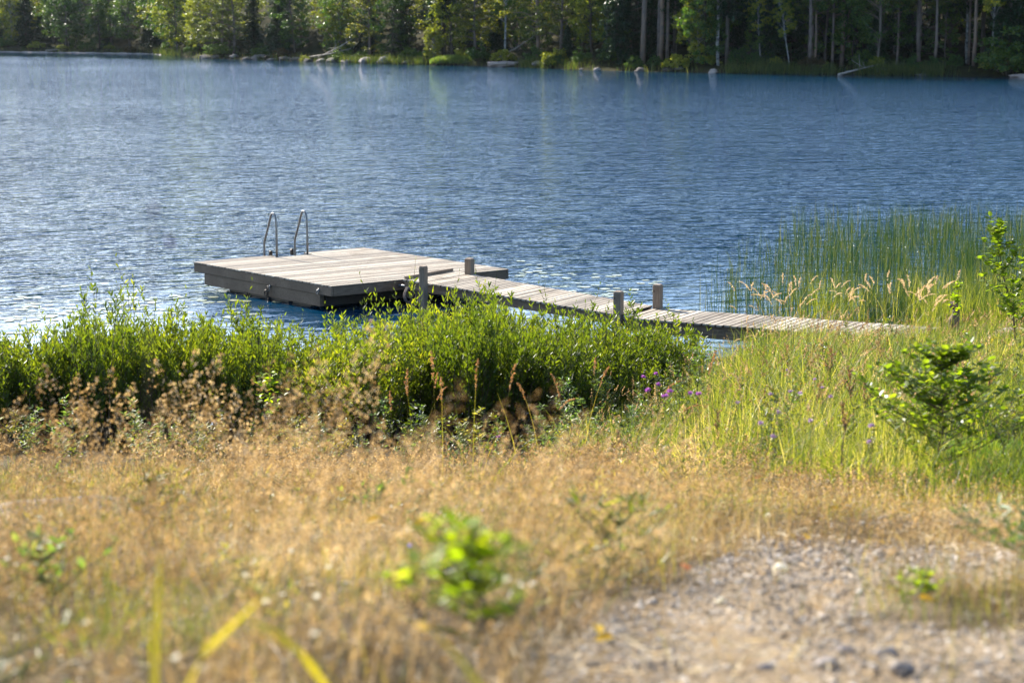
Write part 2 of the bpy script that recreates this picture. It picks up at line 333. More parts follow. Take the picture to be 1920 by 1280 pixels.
M['purple'] = leaf_mat('purple_petal', [(0.0, (0.22, 0.08, 0.26)), (1, (0.40, 0.17, 0.40))], transl=0.4, tcol=(1, .7, 1))
M['mauve'] = leaf_mat('faded_mauve_petal', [(0.0, (0.20, 0.15, 0.22)), (1, (0.36, 0.28, 0.38))], transl=0.4, tcol=(1, .8, 1))
M['blue'] = leaf_mat('blue_violet_petal', [(0.0, (0.17, 0.16, 0.5)), (1, (0.3, 0.28, 0.62))], transl=0.4, tcol=(.8, .8, 1))
M['white_petal'] = leaf_mat('white_petal', [(0.0, (0.6, 0.56, 0.48)), (1, (0.8, 0.77, 0.7))], transl=0.4, tcol=(1, 1, .9))
M['yellow_leaf'] = leaf_mat('yellow_fallen_leaf', [(0.0, (0.5, 0.28, 0.02)), (1, (0.7, 0.5, 0.03))], transl=0.4, tcol=(1, .8, .3))
M['red_leaf'] = leaf_mat('orange_fallen_leaf', [(0.0, (0.5, 0.10, 0.02)), (1, (0.6, 0.2, 0.04))], transl=0.4, tcol=(1, .5, .3))
M['lily'] = leaf_mat('lily_pad', [(0.0, (0.20, 0.23, 0.13)), (0.6, (0.34, 0.36, 0.23)), (1, (0.48, 0.46, 0.32))], transl=0.05, rough=0.25, spec=0.6, objvar=0.8)
def tree_leaf(name, st, t=0.45, tc=(1.15, 1.15, .3)): M[name] = leaf_mat(name, st, transl=t, objvar=0.35, tcol=tc)
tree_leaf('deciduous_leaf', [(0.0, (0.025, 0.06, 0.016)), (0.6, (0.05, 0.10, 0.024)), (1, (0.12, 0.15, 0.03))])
tree_leaf('sun_tinted_leaf', [(0.0, (0.09, 0.12, 0.018)), (0.6, (0.18, 0.20, 0.03)), (1, (0.34, 0.30, 0.05))])  # lit crowns: sunlight put into a brighter, yellower leaf colour
tree_leaf('golden_leaf', [(0.0, (0.16, 0.13, 0.02)), (0.6, (0.34, 0.24, 0.03)), (1, (0.5, 0.34, 0.05))])
tree_leaf('spruce_needle', [(0.0, (0.012, 0.035, 0.016)), (0.6, (0.024, 0.055, 0.022)), (1, (0.05, 0.08, 0.03))], 0.25)
tree_leaf('pine_needle', [(0.0, (0.04, 0.06, 0.02)), (0.6, (0.10, 0.12, 0.03)), (1, (0.24, 0.21, 0.05))], 0.4)
tree_leaf('rusty_shrub_leaf', [(0.0, (0.04, 0.045, 0.02)), (0.6, (0.09, 0.06, 0.03)), (1, (0.14, 0.09, 0.04))])
tree_leaf('shore_grass_blade', [(0.0, (0.025, 0.05, 0.014)), (0.6, (0.06, 0.09, 0.022)), (1, (0.16, 0.15, 0.05))], tc=(1.1, 1.1, .35))

# ------------------------------------------------------------------ terrain
LD = np.array([-60, 0, 2, 4, 7, 10, 15, 20, 24, 27, 30, 34, 45, 80, 2000.]); LZ = np.array([6.5, 4.62, 4.45, 4.25, 3.72, 3.05, 2.1, 1.15, .5, .12, -.12, -.5, -1.5, -3, -3])
RD = np.array([-60, 0, 2, 4, 7, 10, 14, 20, 26, 31, 34, 36, 40, 50, 80, 2000.]); RZ = np.array([6.5, 4.65, 4.5, 4.27, 3.74, 3.2, 2.62, 1.85, 1.18, .66, .36, .06, -.35, -1, -3, -3])
def sstep(a, b, x): t = np.clip((x - a) / (b - a), 0, 1); return t * t * (3 - 2 * t)
def vnoise(x, y, s=1.0, seed=0):
    """cheap smooth value noise"""
    x = np.asarray(x, float) * s + seed * 17.3; y = np.asarray(y, float) * s + seed * 9.1
    xi = np.floor(x).astype(int); yi = np.floor(y).astype(int); u = x - xi; v = y - yi; u = u * u * (3 - 2 * u); v = v * v * (3 - 2 * v)
    def h(a, b):
        n = (a * 374761393 + b * 668265263 + seed * 1442695041) & 0x7fffffff
        n = ((n ^ (n >> 13)) * 1274126177) & 0x7fffffff
        return ((n ^ (n >> 16)) & 0xffff) / 65535.0
    return (h(xi, yi) * (1 - u) + h(xi + 1, yi) * u) * (1 - v) + (h(xi, yi + 1) * (1 - u) + h(xi + 1, yi + 1) * u) * v
def pcol(x, y):
    """photo column of a ground point"""
    return 960 + F * x / np.maximum(y * math.cos(PITCH) + 0.5, 1.0)
def prow(h, d):
    """photo row of a point h below the camera at distance d"""
    return 640 + F * np.tan(np.arctan(h / d) - PITCH)
def gz(x, y):
    x = np.asarray(x, float); y = np.asarray(y, float)
    zl = np.interp(y, LD, LZ); zr = np.interp(y, RD, RZ)
    k = sstep(0.055, 0.135, x / np.maximum(y, 6))
    z = zl * (1 - k) + zr * k
    z = z - .62 * sstep(26.5, 31.5, y) * (1 - sstep(.105, .14, x / np.maximum(y, 6))) * k
    return z + (vnoise(x, y, 0.9, 1) - .5) * (0.04 + .08 * sstep(9, 13, y)) + (vnoise(x, y, 3.0, 2) - .5) * 0.02
def gz1(x, y): return float(gz(np.array([x]), np.array([y]))[0])

def grid_mesh(name, xs, ys, zf, mat):
    X, Y = np.meshgrid(xs, ys); Z = zf(X, Y)
    V = np.stack([X.ravel(), Y.ravel(), Z.ravel()], 1); nx, ny = len(xs), len(ys)
    i = np.arange(nx - 1)[None, :] + np.arange(ny - 1)[:, None] * nx
    Q = np.stack([i, i + 1, i + 1 + nx, i + nx], -1).reshape(-1, 4)
    return mesh_obj(name, V, Q, mat, smooth=True)
def ground_mat():
    m, nt, out = new_mat('ground_soil'); L = nt.links.new
    g = N(nt, 'ShaderNodeNewGeometry'); pos = g.outputs['Position']
    n1 = N(nt, 'ShaderNodeTexNoise', i_Scale=1.3, i_Detail=6.0); L(pos, n1.inputs[0])
    n2 = N(nt, 'ShaderNodeTexNoise', i_Scale=45.0, i_Detail=5.0, i_Roughness=0.7); L(pos, n2.inputs[0])
    n3 = N(nt, 'ShaderNodeTexVoronoi', i_Scale=60.0); L(pos, n3.inputs['Vector'])
    f = math_n(nt, 'ADD', math_n(nt, 'MULTIPLY', n1.outputs[0], 0.5), math_n(nt, 'MULTIPLY', n2.outputs[0], 0.5))
    at = N(nt, 'ShaderNodeAttribute', attribute_name='path_wear')
    c0 = ramp(nt, f, [(0.32, (0.10, 0.07, 0.04)), (0.44, (0.28, 0.205, 0.125)), (0.54, (0.42, 0.32, 0.21)), (0.68, (0.56, 0.45, 0.32))])
    c1 = ramp(nt, f, [(0.35, (0.025, 0.018, 0.01)), (0.5, (0.085, 0.06, 0.03)), (0.65, (0.19, 0.14, 0.07))])
    mxx = N(nt, 'ShaderNodeMix', data_type='RGBA'); L(at.outputs['Fac'], mxx.inputs[0]); L(c1, mxx.inputs[6]); L(c0, mxx.inputs[7]); c = mxx.outputs[2]
    pr = N(nt, 'ShaderNodeBsdfPrincipled', i_Roughness=0.95); L(c, pr.inputs['Base Color']); pr.inputs['Specular IOR Level'].default_value = .1
    hh = math_n(nt, 'ADD', n2.outputs[0], math_n(nt, 'MULTIPLY', n3.outputs['Distance'], 0.5))
    bp = N(nt, 'ShaderNodeBump', i_Distance=0.03, i_Strength=1.0); L(hh, bp.inputs['Height']); L(bp.outputs[0], pr.inputs['Normal'])
    L(pr.outputs[0], out.inputs[0]); return m
M['ground'] = ground_mat()
M['forest_floor'] = noise_mat('forest_floor', [(0.3, (0.01, 0.012, 0.005)), (0.5, (0.028, 0.028, 0.011)), (0.7, (0.06, 0.045, 0.02))], scale=0.6, rough=1, bump=0.2, spec=0.05)
def warp(n, lo, hi, p=1.6): t = np.linspace(-1, 1, n); return (lo + hi) / 2 + (hi - lo) / 2 * np.sign(t) * np.abs(t) ** p
xs = np.concatenate([np.linspace(-700, -30, 14)[:-1], np.linspace(-30, 30, 260), np.linspace(30, 700, 14)[1:]])
ys = np.concatenate([np.linspace(-60, 0, 12)[:-1], np.linspace(0, 12, 110)[:-1], np.linspace(12, 45, 150), np.linspace(45, 80, 10)[1:]])
GROUND = tag(grid_mesh('ground', xs, ys, gz, M['ground']), kind='structure')

# far shore: waterline distance by column angle
SX = np.array([-400, 0, 290, 380, 700, 950, 1100, 1330, 1600, 1800, 1920, 2400.])
SYP = np.array([92, 96, 100, 108, 118, 124, 130, 135.5, 138.5, 141, 143, 150.])
def shore_d(ax):
    """distance to the far shore for a column angle ax = x/y"""
    return np.interp(960 + F * ax, SX, F * H / (SYP - YH))
def fz(X, Y):
    ax = X / np.maximum(Y, 1); d = shore_d(ax); s = Y - d
    left = sstep(-0.155, -0.175, ax)
    z = np.where(s < 0, s * 0.12, 0.0)
    z = z + np.where(s > 0, 0.5 * sstep(0, 2.5, s) + np.maximum(s - 3, 0) * 0.26 * sstep(0, 20, s), 0)
    z = np.minimum(z, 7 + 0.01 * s)
    return z + (vnoise(X, Y, 0.2, 5) - .5) * np.clip(s, 0, 8) * 0.22 + (vnoise(X, Y, 0.7, 6) - .5) * 0.4 * sstep(-1, 2, s)
xs = np.concatenate([np.linspace(-900, -80, 24)[:-1], np.linspace(-80, 70, 190), np.linspace(70, 900, 24)[1:]])
ys = np.concatenate([np.linspace(120, 165, 8)[:-1], np.linspace(165, 330, 190)[:-1], np.linspace(330, 900, 24)])
tag(grid_mesh('far_shore_hillside', xs, ys, fz, M['forest_floor']), kind='structure')
# the lake (one sheet)
V = np.array([(-900, 20, 0), (900, 20, 0), (900, 900, 0), (-900, 900, 0)])
tag(mesh_obj('lake_water', V, np.array([(0, 1, 2, 3)]), M['water']), kind='structure')

# ------------------------------------------------------------------ the bathing raft
DZ = 0.5
A, B, Cc, D = P(357.5, 489.7, DZ), P(616.3, 536.1, DZ), P(959.3, 505, DZ), P(689, 465.3, DZ)
e1 = ((B - A) + (Cc - D)).normalized()                     # away from the ladder side... along the left edge, towards the camera
e2 = Vector((-e1.y, e1.x, 0))                              # along the boards, to the right and away
LEN = ((B - A).length + (Cc - D).length) / 2; WID = ((Cc - B) @ e2 + (D - A) @ e2) / 2
org = (A + B + Cc + D) / 4 - e1 * LEN / 2 - e2 * WID / 2; org.z = 0
RZ2 = math.atan2(e2.y, e2.x)                               # local X = e2 (boards), local Y = -e1
raft = tag(empty('bathing_raft', org, RZ2), 'large weathered grey timber bathing raft moored out in the lake, with a steel ladder', 'raft')
def loc(p):                                                # world -> raft local
    q = p - org; return q @ e2, -(q @ e1), q.z
U0, U1 = loc(P(516, 480.5, DZ))[0], loc(P(578, 475, DZ))[0]     # notch for the ladder, along the boards
ND = 0.36                                                  # notch depth
mb = MB(); bw = 0.118; nb = int(LEN / bw); bw = LEN / nb
for i in range(nb):
    yc = -(i + 0.5) * bw; ww = bw - 0.013; z = DZ - 0.014 + R.normal(0, 0.0008)
    spans = [(0, WID)]
    if (i + 0.5) * bw < ND: spans = [(0, U0), (U1, WID)]
    for a, b in spans:
        a2 = a + (R.uniform(-.006, .006) if a == 0 else 0); b2 = b + (R.uniform(-.006, .006) if b == WID else 0)
        mb.box(((a2 + b2) / 2, yc, z), (b2 - a2, ww, 0.028), rz=R.normal(0, .0004), ch=0.003)
_o = mb.build('deck_boards', M['deck'], raft); _v = np.concatenate(mb.V)
_o.data.attributes.new('across', 'FLOAT', 'POINT').data.foreach_set('value', np.mod(-_v[:, 1] / bw, 1).astype(np.float32))
fz0 = DZ - 0.03                                            # underside of the boards
FH = 0.165
def side_part(name, specs, mat, parent=raft):
    m_ = MB()
    for c, d in specs: m_.box(c, d, ch=0.006)
    return m_.build(name, mat, parent)
t = 0.045
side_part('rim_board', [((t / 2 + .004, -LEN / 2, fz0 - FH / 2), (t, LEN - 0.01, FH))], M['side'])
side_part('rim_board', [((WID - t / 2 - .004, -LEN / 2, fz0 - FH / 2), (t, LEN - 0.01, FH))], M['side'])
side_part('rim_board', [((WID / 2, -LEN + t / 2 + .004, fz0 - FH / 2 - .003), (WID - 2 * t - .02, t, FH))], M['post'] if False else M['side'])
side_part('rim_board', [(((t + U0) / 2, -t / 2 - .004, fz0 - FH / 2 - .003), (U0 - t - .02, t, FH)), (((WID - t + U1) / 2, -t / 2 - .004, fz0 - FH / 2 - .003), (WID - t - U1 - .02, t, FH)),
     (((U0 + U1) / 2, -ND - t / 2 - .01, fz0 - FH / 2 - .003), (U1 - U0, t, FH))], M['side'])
# lower frame timbers, set in from the ends
z1 = fz0 - FH - 0.004; LH = 0.225
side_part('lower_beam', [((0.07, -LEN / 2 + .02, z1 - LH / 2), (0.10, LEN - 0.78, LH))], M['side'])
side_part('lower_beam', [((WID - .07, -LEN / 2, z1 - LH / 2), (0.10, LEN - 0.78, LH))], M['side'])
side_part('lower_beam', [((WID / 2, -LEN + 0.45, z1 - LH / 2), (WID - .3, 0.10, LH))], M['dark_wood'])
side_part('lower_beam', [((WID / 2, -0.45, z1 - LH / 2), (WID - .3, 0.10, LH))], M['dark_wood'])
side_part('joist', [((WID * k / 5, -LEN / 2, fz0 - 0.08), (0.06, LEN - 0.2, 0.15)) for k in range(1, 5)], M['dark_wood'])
for k in range(4):                                         # floats under the frame
    m_ = MB(); xk = 0.2 + k * (WID - 0.4 - 0.7) / 3 + 0.35
    for j in range(4): m_.box((xk, -0.95 - (LEN - 1.9) * (j + .5) / 4, 0.0), (0.66, (LEN - 1.9) / 4 - 0.05, 0.19), ch=0.04)
    m_.build('float', M['float'], raft)
# ladder
lad = tag(empty('ladder'), None); lad.parent = raft
def rail(u):
    m_ = MB()
    pts = [(0.57, 0.0), (0.57, 0.25), (0.57, 0.5), (0.565, 0.70), (0.55, 0.80), (0.515, 0.865), (0.46, 0.895), (0.405, 0.885), (0.365, 0.84), (0.335, 0.77), (0.20, 0.48), (0.115, 0.31), (0.10, 0.27), (0.095, 0.2), (0.095, -0.2), (0.095, -0.7), (0.095, -1.3)]
    # round the arch
    P3 = [(u, -(d - 0.20), DZ + h) for d, h in pts]
    m_.tube(P3, 0.0235, 10); o = m_.build('handrail', M['steel'], lad, smooth=True)
    f = MB(); f.tube([(u, -0.37, DZ), (u, -0.37, DZ + .008)], 0.05, 14); f.build('foot_plate', M['steel'], o)
LU = (loc(P(532, 484.5, DZ))[0], loc(P(592, 480, DZ))[0])
for u in LU: rail(u)
for z in (0.32, 0.05, -0.22, -0.5):
    m_ = MB(); m_.box(((LU[0] + LU[1]) / 2, 0.10, z), (LU[1] - LU[0], 0.08, 0.025), ch=.005); m_.build('rung', M['steel'], lad)
for u in (LU[0] + 0.10, LU[0] + 0.62):
    m_ = MB(); m_.box((u, 0.02, DZ + 0.03), (0.06, 0.07, 0.13), ch=.012); m_.build('mooring_cleat', M['iron'], raft)
# ring bolts and chain on the left side (local x = 0 face)
def ring(y, z, r, parent):
    a = np.linspace(0, 2 * math.pi, 15); m_ = MB(); m_.tube(np.stack([np.full(15, -0.03), y + r * np.cos(a), z + r * np.sin(a)], 1), 0.009, 6, cap=False)
    m_.tube([(0.02, y, z + r), (-0.035, y, z + r)], 0.012, 8); m_.tube([(0.005, y, z + r), (-0.006, y, z + r)], 0.03, 10)
    return m_.build('ring_bolt', M['steel'], parent, smooth=True)
ring(-(LEN - 0.42), fz0 - 0.115, 0.035, raft)
yb = loc(P(480.5, 538, 0.3))[1]
cb = ring(yb, 0.24, 0.045, raft)
ch = MB(); z = 0.27
for i in range(11):
    a = np.linspace(0, 2 * math.pi, 11); ca, sa = np.cos(a) * 0.018, np.sin(a) * 0.034
    q = np.stack([np.full(11, -0.045), yb + ca, z + sa], 1) if i % 2 else np.stack([-0.045 + ca, np.full(11, yb), z + sa], 1)
    ch.tube(q, 0.0075, 5, cap=False); z -= 0.05
ch.build('mooring_chain', M['iron'], raft, smooth=True)
m_ = MB(); a = np.linspace(0, 2 * math.pi, 13); m_.tube(np.stack([-0.06 - 0.0 * a, yb + 0.05 + 0.045 * np.cos(a), 0.16 + 0.055 * np.sin(a)], 1), 0.016, 6, cap=False)
m_.build('shackle', M['iron'], raft, smooth=True)

# ------------------------------------------------------------------ the gangway (two spans)
GZ = 0.56
gang = tag(empty('gangway', (0, 0, 0)), 'narrow grey boardwalk gangway running in two spans from the grassy bank onto the raft', 'gangway')
def span(nl, nr, fl, fr, name, z, first=0, skew=0.0, mat='deck'):
    """boards between the near edge nl->nr and the far edge fl->fr (world points)"""
    n = int(((nr - nl).length + (fr - fl).length) / 2 / 0.128); mb = MB()
    for i in range(n):
        a0, a1 = i / n, (i + 1) / n
        g = 0.006 / ((nr - nl).length)
        q = [nl.lerp(nr, a0 + g), nl.lerp(nr, a1 - g), fl.lerp(fr, a1 - g), fl.lerp(fr, a0 + g)]
        w = (q[3] - q[0]).normalized()
        s0, s1 = R.uniform(-.018, .018), R.uniform(-.018, .018)
        q = [q[0] - w * (.03 + s0), q[1] - w * (.03 + s0), q[2] + w * (.03 + s1), q[3] + w * (.03 + s1)]
        dz = R.normal(0, .0015); V = [(p.x, p.y, z + dz) for p in q] + [(p.x, p.y, z + dz - .028) for p in q]
        mb.add(V, [(0, 1, 2, 3), (7, 6, 5, 4), (0, 4, 5, 1), (1, 5, 6, 2), (2, 6, 7, 3), (3, 7, 4, 0)])
    return mb
def beam(mb, a, b, top, h, th):
    d = (b - a); L_ = d.length; rz = math.atan2(d.y, d.x)
    mb.box(((a.x + b.x) / 2, (a.y + b.y) / 2, top - h / 2), (L_, th, h), rz=rz, ch=.006)
# wood grain follows object X, so every span mesh gets its own rotated frame
def oriented(mb, name, mat, dirv, parent):
    rz = math.atan2(dirv.y, dirv.x); V = np.concatenate(mb.V); c, s = math.cos(-rz), math.sin(-rz)
    V2 = V.copy(); V2[:, 0] = V[:, 0] * c - V[:, 1] * s; V2[:, 1] = V[:, 0] * s + V[:, 1] * c; mb.V = [V2]
    o = mb.build(name, mat, parent); o.rotation_euler = (0, 0, rz)
    if name == 'span_boards': o.data.attributes.new('across', 'FLOAT', 'POINT').data.foreach_set('value', np.tile([0, 1, 1, 0], len(V) // 4).astype(np.float32))
    return o
g1 = (P(757, 523, GZ), P(1166, 590.5, GZ)); gf1 = (P(845, 507.5, GZ), P(1222, 573.5, GZ))
oriented(span(*g1, *gf1, 'b', GZ), 'span_boards', M['deck'], gf1[0] - g1[0], gang)
w1 = (gf1[0] - g1[0]).normalized(); d1 = (g1[1] - g1[0]).normalized()
for a, b in ((g1[0] + w1 * .06, g1[1] + w1 * .06), (gf1[0] - w1 * .06, gf1[1] - w1 * .06)):
    m_ = MB(); beam(m_, a - d1 * 0, b, GZ - .031, 0.16, .06); oriented(m_, 'side_beam', M['side'], d1, gang)
m_ = MB(); beam(m_, g1[0] + d1 * .05, gf1[0] + d1 * .05, GZ + .055, .053, .055); oriented(m_, 'end_batten', M['post'], w1, gang)
GZ2 = 0.53
ax2 = P(1170, 593, GZ2)
g2 = (P(1170, 594.5, GZ2), P(1700, 637.5, GZ2)); gf2 = (P(1226, 577.5, GZ2), P(1760, 614, GZ2))
oriented(span(*g2, *gf2, 'b', GZ2), 'span_boards', M['deck'], gf2[0] - g2[0], gang)
w2 = (gf2[0] - g2[0]).normalized(); d2 = (g2[1] - g2[0]).normalized()
for a, b in ((g2[0] + w2 * .06, g2[1] + w2 * .06), (gf2[0] - w2 * .06, gf2[1] - w2 * .06)):
    m_ = MB(); beam(m_, a, b, GZ2 - .031, 0.21, .06); oriented(m_, 'side_beam', M['side'], d2, gang)
for k in (.0, .33, .66, .98):
    m_ = MB(); beam(m_, g2[0].lerp(g2[1], k) + w2 * .1, gf2[0].lerp(gf2[1], k) - w2 * .1, GZ2 - .05, 0.15, .05); oriented(m_, 'cross_joist', M['dark_wood'], w2, gang)
# mooring posts standing through the gangway
def post(px, py, ztop, off, wd=0.165, zb=-1.2, rz=0.0, chamfer=.02):
    p = P(px, py, GZ) + off; m_ = MB()
    m_.box((0, 0, (ztop + zb) / 2), (wd, wd, ztop - zb), ch=.006)
    m_.box((0, 0, ztop + .008), (wd * .92, wd * .92, .03), ch=chamfer)
    o = m_.build('mooring_post', M['post'], gang); o.location = (p.x, p.y, 0); o.rotation_euler = (0, 0, rz); return o
rzp = math.atan2(w1.y, w1.x)
pz = lambda px, yb_, yt: (yb_ - yt) / F * (P(px, yb_, GZ).y + .8)
post(799, 533.5, GZ + 0.33, -w1 * 0.085, rz=rzp, wd=.12)
post(882, 513.5, GZ + 0.28, w1 * -0.03, rz=rzp, wd=.14)
post(1155.5, 590, GZ + 0.36, w1 * 0.07, rz=rzp + .1, wd=.135)
post(1231, 575.5, GZ + 0.36, w1 * 0.04, rz=rzp + .1, wd=.135)
# rope bundle and pipe between the raft and the gangway end
pr_ = P(770, 545, .35); m_ = MB()
for k in range(5):
    a = np.linspace(0, 2 * math.pi, 15); r_ = .06 + .02 * k; off = R.normal(0, .03, 3)
    m_.tube(np.stack([pr_.x + off[0] + r_ * np.cos(a), pr_.y + off[1] + r_ * .5 * np.sin(a + k), pr_.z - .05 + off[2] + r_ * 1.5 * np.sin(a)], 1), .017, 6, cap=False)
m_.build('rope_tie', M['rope'], gang, smooth=True)
m_ = MB(); q = P(757, 535, .4); m_.tube([(q.x - .1, q.y, .40), (q.x + .28, q.y - .05, .36)], .028, 10); m_.build('hinge_bar', M['steel'], gang, smooth=True)
# underwater support frame at the middle posts
m_ = MB(); beam(m_, P(1160, 602, GZ) + w1 * 0, P(1226, 577, GZ), .2, .16, .08); oriented(m_, 'cross_beam', M['dark_wood'], w1, gang)

# the old gate post on the bank and boulder beyond the boardwalk
q = P(1789, 607, 0.62); q = Vector((XD(1789, 33.0, .6), 33.0, gz1(XD(1789, 33.0, .6), 33.0)))
m_ = MB()
rings = [(0.0 - .3, .085, .085, 0, 0), (0.15, .085, .08, 0, .01), (0.3, .08, .082, .01, .01), (0.40, .055, .07, .035, 0), (.47, .05, .07, .04, 0), (.50, .085, .085, .02, 0), (.55, .088, .086, .02, .01), (.575, .075, .075, .02, .01)]
V = []; n = 14
for z, rx, ry, ox, oy in rings:
    a = np.arange(n) * 2 * math.pi / n; rr = 1 + R.normal(0, .05, n)
    V.append(np.stack([ox + rx * rr * np.cos(a), oy + ry * rr * np.sin(a), np.full(n, z) + R.normal(0, .006, n)], 1))
V = np.concatenate(V); Q = [(i * n + j, i * n + (j + 1) % n, (i + 1) * n + (j + 1) % n, (i + 1) * n + j) for i in range(len(rings) - 1) for j in range(n)]
V = np.vstack([V, [.02, 0, .56]]); T = [((len(rings) - 1) * n + j, (len(rings) - 1) * n + (j + 1) % n, len(V) - 1) for j in range(n)]
m_.add(V, Q, T); o = m_.build('wooden_stump_post', M['side'], None); o.location = q; o.rotation_euler = (.03, -.05, .4)
tag(o, 'short weathered grey post with a notched top in the grass right of the boardwalk end', 'post')
def boulder(name, px, d, r, sq, seed, mat, label, cat='boulder', sink=.3, group=None, rz=0., far=False):
    x = XD(px, d, 0); z = float(fz(np.array([x]), np.array([d]))[0]) if far else gz1(x, d)
    V, T = blob(seed, r, sq, 3 if far else 4); o = mesh_obj(name, V, T, mat, smooth=True); o.location = (x, d, max(z, -.1) + r * sq[2] * (1 - sink) * .6); o.rotation_euler = (0, 0, rz)
    return tag(o, label, cat, group)
boulder('boulder', 1903, 31.0, .32, (1.3, 1, .62), 3, M['pale_rock'], 'pale rounded boulder half sunk in the meadow grass at the right edge', sink=.55)
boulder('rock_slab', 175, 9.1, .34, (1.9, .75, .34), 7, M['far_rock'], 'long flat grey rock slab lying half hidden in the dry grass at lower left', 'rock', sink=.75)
boulder('rock_slab', 1225, 10.3, .13, (1.6, 1.0, .45), 8, M['rock'], 'small pale rock at the upper edge of the gravel path beside the dry grass', 'rock', sink=.3)

# ------------------------------------------------------------------ plant geometry
def nrm(a): return a / (np.linalg.norm(a, axis=-1, keepdims=True) + 1e-9)
def ribbons(base, ht, wd, lean, az, segs=3, curl=1.6, face=None, taper=1.0, wob=0.0):
    """curved grass blades as tapered ribbons; returns V, Q"""
    n = len(base); t = np.linspace(0, 1, segs + 1)
    dirv = np.stack([np.cos(az), np.sin(az), np.zeros(n)], 1)
    if face is None: face = R.uniform(0, math.pi, n)
    sv = np.stack([np.cos(face), np.sin(face), np.zeros(n)], 1)
    up = ht[:, None] * (t - 0.35 * lean[:, None] * t ** 2)
    out = (ht * lean)[:, None] * t ** curl
    c = base[:, None, :] + dirv[:, None, :] * out[..., None]; c[..., 2] += up
    if wob:
        c[..., :2] += R.normal(0, wob, (n, segs + 1, 2)) * (ht[:, None, None] * t[None, :, None])
    ww = wd[:, None] * (1 - 0.92 * t ** (1.5 * taper)) * 0.5
    l = c - sv[:, None, :] * ww[..., None]; r = c + sv[:, None, :] * ww[..., None]
    V = np.stack([l, r], 2).reshape(-1, 3)
    b = (np.arange(n) * (segs + 1) * 2)[:, None] + (np.arange(segs) * 2)[None, :]
    Q = np.stack([b, b + 1, b + 3, b + 2], -1).reshape(-1, 4)
    return V, Q, c
def leaves(c, axis, length, width, fold=0.25, roll=None):
    """folded diamond leaves with base c along axis: 2 quads sharing the midrib"""
    n = len(c); axis = nrm(axis)
    rnd = R.normal(0, 1, (n, 3)) if roll is None else roll
    s = nrm(np.cross(axis, rnd)); nn = np.cross(s, axis)
    L_ = length[:, None]; W_ = width[:, None] * .5
    p0 = c; p3 = c + axis * L_
    a = c + axis * L_ * .3; b = c + axis * L_ * .72
    lf = nn * W_ * fold
    V = np.stack([p0, a - s * W_ + lf, b - s * W_ * .85 + lf, p3, b + s * W_ * .85 + lf, a + s * W_ + lf], 1).reshape(-1, 3)
    k = np.arange(n)[:, None] * 6
    Q = np.concatenate([k + np.array([[0, 1, 2, 3]]), k + np.array([[0, 3, 4, 5]])])
    return V, Q
def quads(c, size, asp=1.6, nvec=None):
    n = len(c); a = nrm(R.normal(0, 1, (n, 3))); b = nrm(np.cross(a, R.normal(0, 1, (n, 3)) if nvec is None else nvec))
    a = a * size[:, None] * .5 * asp; b = b * size[:, None] * .5
    V = np.stack([c - a, c - b, c + a, c + b], 1).reshape(-1, 3)
    return V, np.arange(n * 4).reshape(-1, 4)
class Acc:
    def __init__(s): s.V = []; s.Q = []; s.n = 0
    def add(s, VQ): V, Q = VQ[0], VQ[1]; s.V.append(V); s.Q.append(Q + s.n); s.n += len(V); return s
    def build(s, name, mat, parent=None): return mesh_obj(name, np.concatenate(s.V), np.concatenate(s.Q), mat, parent)
def wedge(n, x0, x1, d0, d1, pw=1.0):
    """random ground points in the view wedge; density falls as 1/d**pw relative to uniform area"""
    u = R.random(n)
    e = 2 - pw
    d = (d0 ** e + u * (d1 ** e - d0 ** e)) ** (1 / e) if abs(e) > .01 else d0 * (d1 / d0) ** u
    px = R.uniform(x0, x1, n)
    x = (px - 960) / F * (d * math.cos(PITCH) + .5)
    return x, d, px
def copy_tree(o, parent=None):
    c = o.copy(); COL.objects.link(c)
    if parent: c.parent = parent; c.matrix_parent_inverse = Matrix()
    for ch_ in [q for q in o.children]: copy_tree(ch_, c)
    return c

# gravel path mask (1 on gravel)
def path_mask(px, d):
    row = prow(H - np.interp(d, RD, RZ), d)
    # photo rows 1035..1250, columns widening to the right and bottom
    l = np.interp(row, [1000, 1040, 1080, 1140, 1200, 1280], [1430, 1380, 1220, 1120, 1050, 980])
    r = np.interp(row, [1000, 1040, 1090, 1115, 1160, 1195, 1280], [2100, 2050, 1950, 1650, 1560, 2100, 2400])
    nn = (vnoise(px * .01, d * 2.0, 1.3, 12) - .5) * 160
    return sstep(-60, 60, px - l + nn) * sstep(-60, 60, r - px + nn) * sstep(1000, 1050, row)
_n = len(GROUND.data.vertices); _c = np.empty(_n * 3, np.float32); GROUND.data.vertices.foreach_get('co', _c); _c = _c.reshape(-1, 3)
_pw = path_mask(pcol(_c[:, 0], _c[:, 1]), np.maximum(_c[:, 1], 2.5)) * (_c[:, 1] > 0); _pw = np.maximum(_pw, .75 * sstep(1500, 1700, pcol(_c[:, 0], _c[:, 1])) * sstep(7.5, 8.5, _c[:, 1]) * (1 - sstep(9.6, 10.8, _c[:, 1])))
_a = GROUND.data.attributes.new('path_wear', 'FLOAT', 'POINT'); _a.data.foreach_set('value', _pw.astype(np.float32))
def lawn_mask(px, d):
    return sstep(1690, 1790, px + (d - 12.5) * 12) * sstep(10.6, 11.4, d) * (1 - sstep(13.6, 14.8, d))

